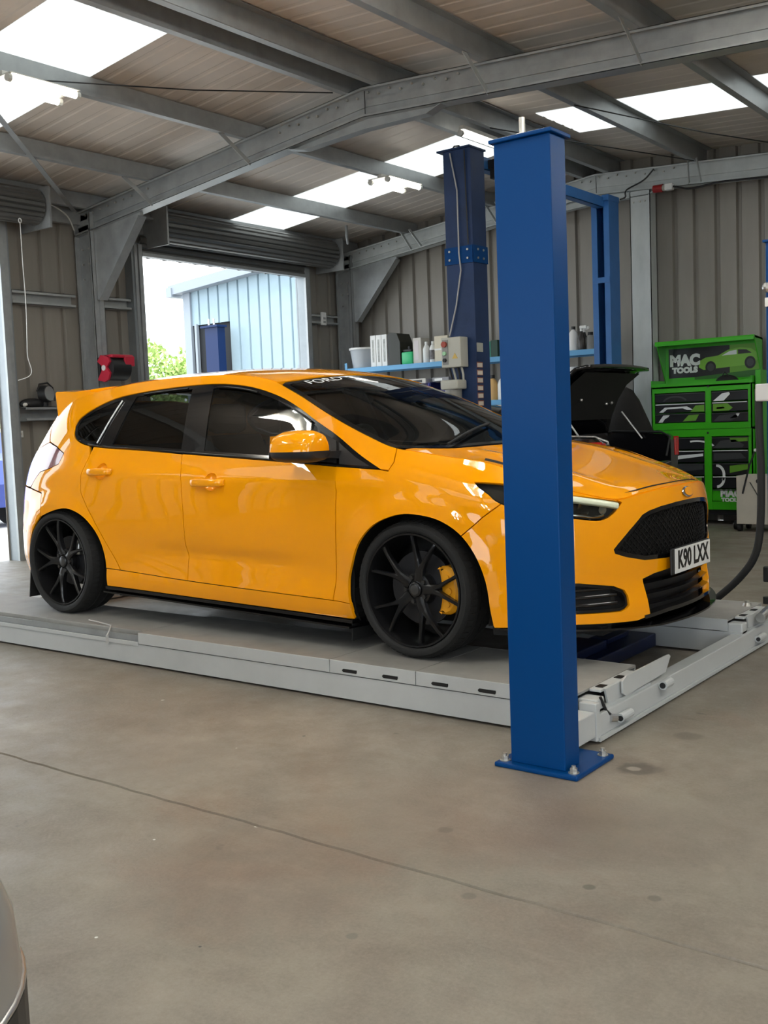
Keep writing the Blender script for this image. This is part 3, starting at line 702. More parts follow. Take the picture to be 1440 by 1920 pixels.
def top(x, w):
    x = np.asarray(x, float); w = np.asarray(w, float)
    we = np.maximum(e_w(x), 1e-4); ze = e_z(x); zc = np.interp(x, _xx, _zc)
    r = np.clip(np.abs(w)/we, 0, 1)
    # raised hood shoulders
    hd = .010*np.exp(-((np.abs(w)-(.40+.12*np.clip((.9-x)/1.0, 0, 1)))/.06)**2)*np.clip((.86-x)/.25, 0, 1)*np.clip((x-.02)/.2, 0, 1)
    return np.stack([x, w, ze+(zc-ze)*(1-r**2.2)+hd*(1-r**6)], -1)
# ---------------------------------------------------------------- panels trimmed out of the skins
def cr(pts, n=8):
    """open Catmull-Rom through pts"""
    P = [np.array(q, float) for q in pts]; P = [2*P[0]-P[1]]+P+[2*P[-1]-P[-2]]; out = []
    for i in range(1, len(P)-2):
        for k in range(n):
            t = k/n; p0, p1, p2, p3 = P[i-1:i+3]
            out.append(tuple(p1+.5*t*(p2-p0+t*(2*p0-5*p1+4*p2-p3+t*(3*(p1-p2)+p3-p0)))))
    out.append(tuple(P[-2])); return out
def Eseg(a, b, n=24): return [(float(s), float(ESPL(s))) for s in np.linspace(a, b, n)]
def dense(poly, h):
    out = []
    for i in range(len(poly)):
        a = np.array(poly[i]); b = np.array(poly[(i+1) % len(poly)]); L = np.hypot(*(b-a))
        if L < 1e-6: continue
        k = max(1, int(math.ceil(L/h)))
        out += [tuple(a+(b-a)*j/k) for j in range(k)]
    return out
def area(poly): return .5*sum(poly[i][0]*poly[(i+1) % len(poly)][1]-poly[(i+1) % len(poly)][0]*poly[i][1] for i in range(len(poly)))
def inset(poly, d):
    if abs(d) < 1e-9: return list(poly)
    if area(poly) < 0: poly = poly[::-1]
    n = len(poly); out = []
    for i in range(n):
        a, b, c = np.array(poly[i-1]), np.array(poly[i]), np.array(poly[(i+1) % n])
        e1 = (b-a)/max(1e-9, np.hypot(*(b-a))); e2 = (c-b)/max(1e-9, np.hypot(*(c-b)))
        n1 = np.array([-e1[1], e1[0]]); n2 = np.array([-e2[1], e2[0]]); m = n1+n2; q = 1+n1@n2
        m = m/max(q, .35); out.append(tuple(b+m*d))
    return out
def pip(P, poly):
    P = np.asarray(P); x, y = P[:, 0], P[:, 1]; r = np.zeros(len(P), bool); n = len(poly)
    for i in range(n):
        x0, y0 = poly[i]; x1, y1 = poly[(i+1) % n]
        if y0 == y1: continue
        c = ((y0 > y) != (y1 > y)) & (x < (x1-x0)*(y-y0)/(y1-y0)+x0); r ^= c
    return r
def segdist(P, poly):
    P = np.asarray(P); d = np.full(len(P), 1e9); n = len(poly)
    for i in range(n):
        a = np.array(poly[i]); b = np.array(poly[(i+1) % n]); ab = b-a; L = ab@ab
        if L < 1e-12: continue
        t = np.clip(((P-a)@ab)/L, 0, 1); d = np.minimum(d, np.hypot(*(P-a-t[:, None]*ab).T))
    return d
def tri2d(outer, holes, h):
    loops = [dense(outer, h)]+[dense(q, h) for q in holes]
    vs = []; es = []
    for L in loops:
        k = len(vs); vs += L; es += [(k+i, k+(i+1) % len(L)) for i in range(len(L))]
    o = np.array(loops[0]); x0, y0 = o.min(0); x1, y1 = o.max(0)
    gx = np.arange(x0+h*.5, x1, h); gy = np.arange(y0+h*.5, y1, h)
    g = np.array([(a+(h/2 if j % 2 else 0)*0, b) for j, b in enumerate(gy) for a in gx])
    if len(g):
        m = pip(g, loops[0])
        for L in loops[1:]: m &= ~pip(g, L)
        g = g[m]
        for L in loops:
            if len(g): g = g[segdist(g, L) > h*.45]
        vs += [tuple(q) for q in g]
    V, E_, Fc, *_ = delaunay_2d_cdt([Vector(q) for q in vs], es, [], 0, 1e-7)
    V = np.array([(q.x, q.y) for q in V]); Fc = [f for f in Fc if len(f) == 3]
    c = np.array([V[list(f)].mean(0) for f in Fc])
    m = pip(c, loops[0])
    for L in loops[1:]: m &= ~pip(c, L)
    return V, [f for f, k in zip(Fc, m) if k]
def surf_pts(kind, V, off):
    return ring(V[:, 0], V[:, 1], off) if kind == 'ring' else top(V[:, 0], V[:, 1])-np.array([0, 0, 1])*off
def surf_nrm(kind, V):
    e = 2e-3
    d = np.array([e, 0]); a = surf_pts(kind, V+d, 0)-surf_pts(kind, V-d, 0)
    d = np.array([0, e]); b = surf_pts(kind, V+d, 0)-surf_pts(kind, V-d, 0)
    n = np.cross(a, b); n /= np.maximum(np.linalg.norm(n, axis=1, keepdims=True), 1e-9); return n
def panel(name, outer, m, parent, kind='ring', holes=(), gap=.0025, h=.022, off=0.0, rim=.014, sides=(1, -1), holerim=None, label=None, fixn=None):
    outer = inset(dense(outer, h), gap); holes = [inset(dense(q, h), -gap) for q in holes]
    V, F_ = tri2d(outer, holes, h)
    P = surf_pts(kind, V, off); N = surf_nrm(kind, V)
    # outward orientation
    if kind == 'top': N = N*np.sign(N[:, 2:3]+1e-9)
    else:
        c = np.array([-1.2, 0, .6]); sg = np.sign(((P-c)*N*np.array([.35, 1, 0])).sum(1).mean()); N = N*sg
    n = len(V)
    cnt = {}
    for f in F_:
        for i in range(3):
            e = (f[i], f[(i+1) % 3]); k = (min(e), max(e)); cnt.setdefault(k, []).append(e)
    bd = [v[0] for v in cnt.values() if len(v) == 1]
    fs = list(map(tuple, F_)); vs = [tuple(q) for q in P]
    if rim:
        ids = sorted({i for e in bd for i in e}); mp = {}
        for i in ids: mp[i] = len(vs); vs.append(tuple(P[i]-N[i]*rim))
        fs += [(a, b, mp[b], mp[a]) for a, b in bd]
    out = []
    for sd in sides:
        w3 = W3(np.array(vs)*np.array([1, sd, 1]))
        me = bpy.data.meshes.new(name); me.from_pydata([tuple(q) for q in w3], [], fs)
        # winding check against the outward normal
        a, b, c_ = (w3[list(F_[0])]) if len(F_) else (0, 0, 0)
        fi = [np.dot(np.cross(w3[f[1]]-w3[f[0]], w3[f[2]]-w3[f[0]]), np.array([N[f[0]][0], -N[f[0]][1]*sd, N[f[0]][2]])) for f in F_[:40]]
        if sum(np.sign(fi)) < 0: me.flip_normals()
        me.polygons.foreach_set('use_smooth', [True]*len(me.polygons)); me.set_sharp_from_angle(angle=math.radians(38))
        me.materials.append(m); me.update()
        o = bpy.data.objects.new(name, me); COL.objects.link(o); adopt(o, parent)
        if label: o['label'] = label
        out.append(o)
    return out
def sym(half):
    """close a half outline across the car centre (s = S_END)"""
    return half+[(2*S_END-s, z) for s, z in half[::-1]]
def symr(half): return half+[(2*S_REAR-s, z) for s, z in half[::-1]]
def symt(half): return half+[(x, -w_) for x, w_ in half[::-1]]
def strip(name, ss, zf, o0, o1, th, m, parent, zs=None):
    """blade following the plan outline: ss stations, zf(s) height, offsets inward o0..o1"""
    B = MB(); rows = []
    for s in ss:
        z = zf(s); oa = o0(s) if callable(o0) else o0; ob = o1(s) if callable(o1) else o1
        a = W3(ring(np.array(s), np.array(max(z, .17)), oa)); b = W3(ring(np.array(s), np.array(max(z, .17)), ob))
        a[2] = z+ZP; b[2] = z+ZP
        rows.append([tuple(a), tuple(b), (b[0], b[1], b[2]-th), (a[0], a[1], a[2]-th*.55)])
    n = len(rows)
    B.add([q for r in rows for q in r], [(i*4+j, (i+1)*4+j, (i+1)*4+(j+1) % 4, i*4+(j+1) % 4) for i in range(n-1) for j in range(4)]+[(0, 1, 2, 3), ((n-1)*4+3, (n-1)*4+2, (n-1)*4+1, (n-1)*4)])
    return B.build(name, m, parent, smooth=40)
M_paint = mat('orange_yellow_paint', (.90, .335, .001), .5, 0.0, coat=1.0, coatr=.012, spec=0.0, coatior=1.6)
M_trim = mat('gloss_black_trim', (.004, .004, .005), .10, coat=.4)
M_matt = mat('matt_black_trim', (.015, .015, .016), .5)
M_glass_s = glassmat('dark_side_glass', (.05, .055, .055))
M_glass_f = glassmat('side_glass', (.09, .10, .098))
M_glass_w = glassmat('windscreen_glass', (.50, .56, .54))
M_int = mat('dark_interior', (.02, .02, .021), .7)
M_under = mat('underbody_black', (.008, .008, .008), .8)
car = empty('hatchback_car', (-1.2, YC, ZP), 'orange-yellow hatchback with black wheels parked on the lift', 'car')
# outlines, (s, z) on the side skin
AF = cr([(-.350, .150), (-.354, .234), (-.363, .339), (-.334, .418), (-.28, .523), (-.18, .614), (-.056, .661), (.046, .668), (.169, .646), (.271, .589), (.344, .498), (.388, .382), (.407, .242), (.418, .170)], 4)
AR = cr([(-2.203, .170), (-2.209, .319), (-2.233, .444), (-2.286, .537), (-2.367, .605), (-2.476, .645), (-2.58, .643), (-2.754, .602), (-2.86, .541), (-2.935, .44), (-2.965, .32), (-2.97, .17)], 4)
SILL = Pch([-2.3, -2.19, -1.519, -.917, -.465, -.3], [.305, .301, .270, .250, .237, .230])
def sill(a, b, n=10): return [(float(s), float(SILL(s))) for s in np.linspace(a, b, n)]
G_F = [(-.437, .883), (-.42, .77), (-.436, .566), (-.472, .237)]
G_M = [(-1.56, .957), (-1.515, .819), (-1.508, .647), (-1.520, .44), (-1.512, .270)]
G_R = cr([(-2.344, 1.010), (-2.391, .787), (-2.354, .693), (-2.28, .585), (-2.188, .445), (-2.08, .297)], 5)
BELT = cr([(-2.605, 1.135), (-2.562, 1.07), (-2.428, 1.023), (-2.219, 1.001), (-1.932, .984), (-1.546, .958), (-.911, .917), (-.445, .885), (-.184, .868)], 4)
DTOP = cr([(-2.605, 1.135), (-2.583, 1.182), (-2.479, 1.236), (-2.301, 1.289), (-2.097, 1.314), (-1.87, 1.327), (-1.606, 1.334), (-1.39, 1.328), (-1.173, 1.30), (-.953, 1.244), (-.772, 1.174), (-.606, 1.089), (-.487, 1.027), (-.342, .943), (-.184, .868)], 4)
def sub(c, a, b):
    """part of a polyline between two s values, ends interpolated"""
    c = list(c); r = c[0][0] > c[-1][0]
    q = c[::-1] if r else c; s = np.array([k[0] for k in q]); z = np.array([k[1] for k in q])
    lo, hi = min(a, b), max(a, b)
    out = [(lo, float(np.interp(lo, s, z)))]+[k for k in q if lo < k[0] < hi]+[(hi, float(np.interp(hi, s, z)))]
    return out if a < b else out[::-1]
def arch_at(A, s, rising): return min((q for q in A), key=lambda q: abs(q[0]-s)+(0 if (q[0] > -.0) == rising else 9))
# front wing
lamp_top = cr([(.317, .807), (.461, .796), (.62, .769), (.802, .738), (.93, .717), (1.02, .699)], 4)
lamp_bot = cr([(.317, .807), (.345, .785), (.393, .758), (.461, .716), (.62, .672), (.799, .643), (.898, .632), (.965, .655), (1.02, .699)], 4)
seam = [(.461, .716), (.379, .659), (.284, .577)]
arch_up = [q for q in AF if q[0] < .28]
wing = [(-.445, .885)]+sub(BELT, -.445, -.184)[1:]+[(-.135, .860), (-.120, .90), (-.139, .962)]+Eseg(-.139, .985)+lamp_top[::-1]+sub(lamp_bot, .317, .461)[1:]+seam[1:]+arch_up[::-1][:-2]+[(-.356, float(SILL(-.356)))]+sill(-.37, -.472)+G_F[::-1][1:-1]
panel('front_wing', wing, M_paint, car)
fdoor = G_F[::-1]+sub(BELT, -.445, -1.56)[1:-1]+G_M+sill(-1.505, -.48)
HB = [(-2.205, .866), (-1.285, .808)]
def circ2(c, r=.046, n=20): return [(c[0]+r*1.05*math.cos(2*PI*i/n), c[1]+r*math.sin(2*PI*i/n)) for i in range(n)]
panel('front_door', fdoor, M_paint, car, holes=[circ2(HB[1])], rim=.010)
rdoor = G_M[::-1]+sub(BELT, -1.57, -2.344)[1:-1]+G_R+sill(-2.07, -1.52)
panel('rear_door', rdoor, M_paint, car, holes=[circ2(HB[0])], rim=.010)
archr_f = [q for q in AR if q[1] > .30]
tail_l = [(-2.74, 1.02), (-2.627, .976), (-2.647, .913), (-2.74, .886), (-2.858, .864), (-2.94, .80)]
quarter = [(-.135, .862), (-.120, .90), (-.139, .962)]+Eseg(-.139, -2.93, 60)+[(-2.98, 1.20), (-2.93, 1.12), (-2.855, 1.048)]+tail_l+[(-2.975, .766), (-2.80, .738), (-2.775, .66), (-2.79, .592)]+[q for q in archr_f if q[0] > -2.78][::-1]+[(-2.208, .302)]+sill(-2.19, -2.085)+G_R[::-1][1:-1]+sub(BELT, -2.344, -2.605)[1:]+DTOP[1:]
panel('body_side', quarter, M_paint, car)
skirt = [(-2.203, .302)]+sill(-2.19, -.358, 20)+[(-.352, .155)]+[(float(s), float(np.interp(s, [-2.2, -1.32, -.39], [.200, .177, .153]))) for s in np.linspace(-.39, -2.203, 20)]
panel('side_skirt', skirt, M_paint, car, gap=.0015)
for sd in (1, -1):
    o = strip('skirt_blade', np.linspace(-2.215, -.36, 24), lambda s: np.interp(s, [-2.22, -.4], [.172, .122]), -.028, .12, .016, M_trim, car)
    if sd < 0:
        o.data = o.data.copy()
        for q in o.data.vertices: q.co.y = 2*YC-q.co.y
        o.data.flip_normals()
    o = strip('skirt_lip', np.linspace(-2.215, -.36, 24), lambda s: np.interp(s, [-2.22, -.4], [.198, .150]), -.004, .10, .03, M_trim, car)
    if sd < 0:
        o.data = o.data.copy()
        for q in o.data.vertices: q.co.y = 2*YC-q.co.y
        o.data.flip_normals()
# bumpers
arch_dn = [q for q in AF if q[0] > .29 and q[1] > .175]
half = [(S_END, .7465)]+[(s, z-.002) for s, z in Eseg(S_END, 1.0, 14)[1:]]+[(1.02, .699)]+sub(lamp_bot, 1.02, .461)[1:]+seam[1:]+arch_dn+[(.421, .177), (.60, .185), (.784, .188), (1.0, .178), (1.083, .175), (1.172, .187), (1.150, .30), (1.138, .352), (1.22, .368), (1.36, .376), (S_END, .380)]
g_half = [(S_END, .674), (1.40, .672), (1.269, .663), (1.18, .650), (1.134, .636), (1.05, .575), (.985, .522), (.962, .500), (.968, .484), (1.029, .464), (1.145, .439), (1.305, .431), (S_END, .430)]
grille = sym(g_half)
fogp = [(.60, .372), (.794, .364), (.961, .339), (1.020, .316), (1.036, .29), (1.038, .25), (1.02, .236), (.993, .230), (.788, .236), (.62, .245)]
fogm = [(2*S_END-s, z) for s, z in fogp]
half = half[::-1]
bumper_o = half+[(2*S_END-s, z) for s, z in half[::-1]][1:-1]
panel('front_bumper', bumper_o, M_paint, car, holes=[grille, fogp, fogm], sides=(1,), h=.02, rim=.03)
panel('grille_surround', inset(grille, -.002), M_trim, car, holes=[inset(grille, .017)], sides=(1,), gap=0, h=.012, off=.004, rim=.035)
panel('grille_backing', inset(grille, .012), M_blk, car, sides=(1,), gap=0, h=.05, off=.045, rim=0)
for q in (fogp, fogm):
    fg = panel('fog_recess', q, M_blk_gloss, car, sides=(1,), gap=0, h=.03, off=.045, rim=0)[0]
    panel('fog_frame', q, M_trim, car, holes=[inset(q, .012)], sides=(1,), gap=0, h=.012, off=.010, rim=.04)
    s0, s1 = min(k[0] for k in q)+.03, max(k[0] for k in q)-.05
    if s0 > S_END: s0 += .02
    for z in (.265, .30, .332):
        B = MB(); B.tube([tuple(W3(ring(np.array(s), np.array(z), .022))) for s in np.linspace(s0, s1, 10)], .008, 6); B.build('fog_bar', M_blk_gloss, car, smooth=60)
# diamond mesh
gi = inset(grille, .014); B = MB(); gia = np.array(gi)
for sl in (1, -1):
    for c in np.arange(-3, 3, .036):
        tt = np.linspace(.42, .68, 53); L = np.stack([S_END+c+sl*(tt-.55)*1.15, tt], 1); m = pip(L, gi); run = []
        for k, f in zip(L, m):
            if f: run.append(k)
            if (not f or k is L[-1]) and len(run) > 1:
                R_ = np.array(run)[::3] if len(run) > 5 else np.array([run[0], run[-1]])
                B.tube([tuple(q) for q in W3(ring(R_[:, 0], R_[:, 1], .022))], .0035, 4); run = []
            elif not f: run = []
tag(B.build('grille_mesh', mat('mesh_black', (.006, .006, .006), .45, spec=.3), car), kind='stuff')
# lower grille
low = sym([(S_END, .383), (1.36, .379), (1.22, .371), (1.135, .355), (1.148, .30), (1.17, .185), (1.3, .17), (S_END, .165)])
panel('lower_backing', low, M_blk, car, sides=(1,), gap=0, h=.05, off=.05, rim=0)
for z, a in ((.330, 1.155), (.283, 1.163), (.236, 1.172)):
    B = MB(); ss = np.linspace(a, 2*S_END-a, 26)
    rows = [[tuple(W3(ring(np.array(s), np.array(z), .004))), tuple(W3(ring(np.array(s), np.array(z+.010), .03))), tuple(W3(ring(np.array(s), np.array(z-.008), .03)))] for s in ss]
    B.add([q for r in rows for q in r], [(i*3+j, (i+1)*3+j, (i+1)*3+(j+1) % 3, i*3+(j+1) % 3) for i in range(25) for j in range(3)]); B.build('grille_slat', M_blk_gloss, car, smooth=30)
strip('front_splitter', np.linspace(.425, 2*S_END-.425, 70), lambda s: np.interp(min(s, 2*S_END-s), [.42, .7, 1.0, 1.2, 1.53], [.178, .176, .160, .150, .146]), lambda s: np.interp(min(s, 2*S_END-s), [.42, .8, 1.2], [-.004, -.02, -.034]), .10, .014, M_trim, car)
strip('splitter_upper', np.linspace(1.13, 2*S_END-1.13, 40), lambda s: np.interp(min(s, 2*S_END-s), [1.1, 1.3], [.192, .205]), -.004, .06, .03, M_trim, car)
# headlamps
M_lens = glassmat('lamp_lens', (.75, .78, .74))
lampo = lamp_top+lamp_bot[::-1][1:-1]
for sd in (1, -1):
    hl = panel('headlamp', lampo, M_lens, car, sides=(sd,), h=.02, rim=.01)[0]
    panel('lamp_bowl', lampo, mat('lamp_bowl', (.10, .105, .105), .25, .5), hl, sides=(sd,), gap=.001, h=.02, off=.05, rim=0)
    drl = sub(lamp_top, .50, 1.0)
    B = MB(); B.tube([tuple(W3(ring(np.array(s), np.array(z-.018), .010)*np.array([1, sd, 1]))) for s, z in drl], .016, 8); B.build('light_strip', mat('light_strip_acrylic', (.78, .82, .62), .2, coat=.5), hl, smooth=60)
    for s, z, r in ((.70, .695, .036), (.83, .677, .034), (.93, .672, .022)):
        c = W3(ring(np.array(s), np.array(z), .05)*np.array([1, sd, 1])); d = Vector((.86, -.5*sd, 0)).normalized()
        B = MB(); B.cyl(Vector(c)-d*.01, Vector(c)+d*.028, r, r*.9, 18); B.build('projector', M_chrome, hl, smooth=40)
    B = MB(); B.tube([tuple(W3(ring(np.array(s), np.array(z+.012), .02)*np.array([1, sd, 1]))) for s, z in sub(lamp_bot, .50, .93)], .006, 6); B.build('lamp_trim', M_chrome, hl, smooth=60)
# windows
dlo = BELT+DTOP[::-1][1:-1]
qg = [(-2.345, 1.043), (-2.43, 1.045), (-2.545, 1.085), (-2.575, 1.135), (-2.555, 1.172), (-2.46, 1.218), (-2.30, 1.266), (-2.245, 1.275)]
rg = [(-2.185, 1.022), (-2.105, 1.292)]+[(s, z-.022) for s, z in sub(DTOP, -2.08, -1.635)]+[(-1.585, .985)]+[(s, z+.024) for s, z in sub(BELT, -1.61, -2.17)]
fg = [(-1.398, .972), (-1.462, 1.306)]+[(s, z-.024) for s, z in sub(DTOP, -1.44, -.64)]+[(-.625, 1.072), (-.575, .918)]+[(s, z+.024) for s, z in sub(BELT, -.6, -1.38)]
panel('window_trim', dlo, M_trim, car, holes=[qg, rg, fg], gap=.001, h=.03, off=.006, rim=.012)
panel('quarter_window', qg, M_glass_s, car, gap=.001, h=.04, off=.008, rim=0)
panel('rear_door_window', rg, M_glass_s, car, gap=.001, h=.04, off=.009, rim=0)
panel('front_door_window', fg, M_glass_f, car, gap=.001, h=.04, off=.009, rim=0)
panel('mirror_sail', [(-.60, 1.060), (-.487, 1.008), (-.446, .897), (-.565, .908)], M_matt, car, h=.03, off=.0, rim=.006)
panel('front_quarter_trim', [(-.472, 1.000), (-.345, .928), (-.225, .877), (-.43, .890)], M_matt, car, h=.03, off=.0, rim=.006)
for sd in (1, -1):
    B = MB()
    for pth in (sub(DTOP, -2.03, -1.66), sub(DTOP, -1.43, -1.10), sub(DTOP, -.92, -.66)):   # bright wind-deflector edge
        B = MB(); B.tube([tuple(W3(ring(np.array(s), np.array(z-.016), -.006)*np.array([1, sd, 1]))) for s, z in pth], .006, 6); B.build('deflector', M_trim, car, smooth=60)
    B = MB(); B.tube([tuple(W3(ring(np.array(s), np.array(z+.006), -.001)*np.array([1, sd, 1]))) for s, z in sub(BELT, -2.4, -.2)], .006, 6); B.build('belt_moulding', M_trim, car, smooth=60)
    for a, b in (((-2.215, 1.275), (-2.318, 1.030)),):
        B = MB(); B.tube([tuple(W3(ring(np.array(a[0]+(b[0]-a[0])*t), np.array(a[1]+(b[1]-a[1])*t), -.001)*np.array([1, sd, 1]))) for t in np.linspace(0, 1, 8)], .005, 6); B.build('window_divider', M_steel, car, smooth=60)
# top skin panels, (x, w)
def exw(a, b, n=30, ins=0.0):
    q = ring(np.linspace(a, b, n), ESPL(np.linspace(a, b, n))); return [(float(k[0]), max(0.0, float(k[1])-ins)) for k in q]
wsb = cr([(.050, 0), (.045, .20), (.036, .34), (.014, .53), (-.048, .661), (-.120, .740)], 5)
hoodp = exw(-.10, S_END-.002, 60)[::-1]
hoodp = [(XTIP-.001, 0.0)]+[q for q in hoodp if q[0] < XTIP-.001]+[(x+.035, w_*.985) for x, w_ in wsb[::-1]]
hh = [q for q in hoodp if q[1] >= 0]
hpo = hh[1:-1]+[(hh[-1][0], 0)]+[(x, -w_) for x, w_ in hh[1:-1][::-1]]+[(hh[0][0], 0)]
panel('bonnet', hpo, M_paint, car, 'top', sides=(1,), h=.024, gap=.0045, rim=.02)
panel('bonnet_lining', hpo, M_under, car, 'top', sides=(1,), h=.06, gap=0, off=.03, rim=0)
panel('slam_panel', [(s, z+.012) for s, z in Eseg(.30, 2*S_END-.30, 60) if s <= S_END]+[(2*S_END-s, float(ESPL(s))+.012) for s in np.linspace(S_END, .30, 30)[1:]]+[(2*S_END-.30, .70), (2*S_END-.95, .63), (S_END, .66), (.95, .63), (.30, .70)], M_under, car, sides=(1,), h=.05, gap=0, off=.035, rim=0)
wst = cr([(-.968, .618), (-.948, .50), (-.935, .33), (-.93, .16), (-.93, 0)], 5)
aed = [(x, w_) for x, w_ in exw(-.155, -.95, 24, .006)]
wsh = wsb+[(-.140, .752)]+aed+wst
wso = wsh[1:-1]+[(wsh[-1][0], 0)]+[(x, -w_) for x, w_ in wsh[1:-1][::-1]]+[(wsh[0][0], 0)]
wsi = inset(wso, .035)
panel('windscreen_surround', wso, M_trim, car, 'top', holes=[wsi], sides=(1,), gap=.001, h=.03, off=.004, rim=.01)
panel('windscreen', wsi, M_glass_w, car, 'top', sides=(1,), gap=0, h=.05, off=.005, rim=0)
cow = [(x+.033, w_*.985) for x, w_ in wsb]; cwo = cow+wsb[::-1]
panel('cowl', cow[1:]+[(x, w_) for x, w_ in wsb[::-1]][:-1]+[(x, -w_) for x, w_ in wsb[1:]]+[(x, -w_) for x, w_ in cow[1:][::-1]]+[cow[0]], M_matt, car, 'top', sides=(1,), gap=0, h=.03, off=.012, rim=0)
rfh = wst[::-1]+exw(-.99, -2.72, 40, .002)+[(-2.74, .0)]
panel('roof', rfh[1:-1]+[(-2.74, 0)]+[(x, -w_) for x, w_ in rfh[1:-1][::-1]]+[(rfh[0][0], 0)], M_paint, car, 'top', sides=(1,), h=.03)
# roof spoiler
B = MB(); sp = [(-2.62, 1.396), (-2.74, 1.392), (-2.88, 1.388), (-2.97, 1.386), (-2.975, 1.374), (-2.88, 1.35), (-2.76, 1.338), (-2.62, 1.338)]
rows = []
for w_ in np.linspace(-.60, .60, 25):
    dr = .035*(abs(w_)/.60)**2.5; rows.append([(x, YC-w_, z+ZP-dr+(.012 if x < -2.9 else 0)*(abs(w_)/.6)**2) for x, z in sp])
B.grid([r+[r[0]] for r in rows]); m_ = len(sp)
B.add(rows[0], [tuple(range(m_))]); B.add(rows[-1], [tuple(range(m_))[::-1]])
spo = B.build('spoiler', M_paint, car, smooth=35)
for sd in (1, -1):
    fin = [(-2.44, 1.322), (-2.58, 1.345), (-2.72, 1.352), (-2.95, 1.364), (-2.965, 1.354), (-2.90, 1.22), (-2.872, 1.160), (-2.76, 1.195), (-2.58, 1.262)]
    y = YC-sd*.585
    B = MB(); n_ = len(fin)
    A_ = [(x, y+sd*.03, z+ZP) for x, z in fin]; A2 = [(x, y-sd*(.028+.35*max(0, (1.33-z))), z+ZP) for x, z in fin]
    B.add(A_+A2, [tuple(range(n_)), tuple(range(2*n_-1, n_-1, -1))]+[(i, (i+1) % n_, n_+(i+1) % n_, n_+i) for i in range(n_)]); B.build('spoiler_fin', M_paint, spo)
# rear: lamps, tailgate, bumper
for sd in (1, -1):
    panel('tail_lamp', [(-2.74, 1.018), (-2.627, .976), (-2.647, .913), (-2.74, .886), (-2.858, .864), (-2.94, .80), (-2.98, .769), (-3.255, .784), (-3.355, .932), (-3.05, 1.004), (-2.858, 1.045)], mat('tail_lamp_lens', (.16, .008, .012), .08, coat=1.0), car, sides=(sd,), h=.03)
tg = symr([(-2.86, 1.06), (-2.94, 1.12), (-2.99, 1.20), (-2.95, 1.27), (-3.1, 1.29), (S_REAR, 1.31)])
tgl = [(-2.86, 1.045), (-3.05, 1.005), (-3.36, .935), (-3.26, .785), (S_REAR, .78)]
panel('tailgate', [(S_REAR, 1.31), (-3.3, 1.30), (-2.95, 1.27), (-2.99, 1.20), (-2.94, 1.12)]+tgl+[(2*S_REAR-s, z) for s, z in tgl[:-1][::-1]]+[(2*S_REAR-s, z) for s, z in [(-3.3, 1.30), (-2.95, 1.27), (-2.99, 1.20), (-2.94, 1.12)][::-1]], M_paint, car, sides=(1,), h=.04)
rb = [(-2.79, .594), (-2.775, .66), (-2.80, .735), (-2.98, .762), (-3.26, .778), (S_REAR, .775)]
rbl = [(S_REAR, .18), (-3.3, .18), (-2.975, .18)]+[q for q in AR if q[0] < -2.80][::-1]
panel('rear_bumper', rb+[(2*S_REAR-s, z) for s, z in rb[:-1][::-1]]+[(2*S_REAR-s, z) for s, z in rbl[1:][::-1]]+rbl, M_paint, car, sides=(1,), h=.035)
# dark inner shell so that no light leaks through the gaps; wheel houses
def shell(sd):
    SS = np.linspace(S_REAR, S_END, 90); ZZ = np.linspace(.14, 1.0, 26); B = MB(); vs = []; fs = []
    G_ = np.array([[ring(np.array(s), np.array(z), .035) for z in ZZ] for s in SS]); n, m = len(SS), len(ZZ)
    w3 = W3(G_*np.array([1, sd, 1]))
    for i in range(n-1):
        for j in range(m-1):
            c = G_[i:i+2, j:j+2].reshape(-1, 3).mean(0); s_ = SS[i]
            if any(np.hypot(c[0]-hx, c[2]-HUBZ) < .40 for hx in (.02, -2.60)): continue
            zt = np.interp(s_, [-2.6, -2.2, -.2, .1, .5, .9, 1.53], [1.0, .94, .82, .80, .62, .62, .62])
            if s_ > .93 and c[2] < .70: continue
            if s_ > .30 and c[2] > .58: continue
            if c[2] > zt: continue
            fs.append((i*m+j, (i+1)*m+j, (i+1)*m+j+1, i*m+j+1))
    B.add([tuple(q) for r in w3 for q in r], fs); B.build('inner_shell', M_under, car)
shell(1); shell(-1)
for hx, A in ((0.02, AF), (-2.60, AR)):
    for sd in (1, -1):
        B = MB(); prof = [(.405, .885), (.405, .60), (.10, .58)] 
        pts = []
        for a in np.linspace(-.35, PI+.35, 26):
            pts.append([(hx+r*math.cos(a), YC-sd*w_, max(.02, HUBZ+r*math.sin(a))+ZP) for r, w_ in ((.392, .865), (.405, .80), (.405, .60), (.06, .58))])
        B.grid(pts); B.build('arch_liner', M_rub, car, smooth=50)
MB().box(-3.2, .80, YC-.60, YC+.60, ZP+.13, ZP+.17).build('underbody', M_under, car)
MB().box(-2.2, -.40, YC-.80, YC+.80, ZP+.13, ZP+.17).build('underbody', M_under, car)
# mud flaps
for sd in (1, -1):
    y0, y1 = sorted((YC-sd*.865, YC-sd*.63))
    B = MB(); B.hexa([(-.385, y0, ZP+.045), (-.377, y0, ZP+.045), (-.377, y1, ZP+.045), (-.385, y1, ZP+.045), (-.37, y0, ZP+.30), (-.362, y0, ZP+.30), (-.362, y1, ZP+.30), (-.37, y1, ZP+.30)]); B.build('mud_flap', M_rub, car)
    B = MB(); B.hexa([(-3.02, y0, ZP+.075), (-3.012, y0, ZP+.075), (-3.012, y1, ZP+.075), (-3.02, y1, ZP+.075), (-2.955, y0, ZP+.44), (-2.947, y0, ZP+.44), (-2.947, y1, ZP+.44), (-2.955, y1, ZP+.44)]); B.build('mud_flap', M_rub, car)
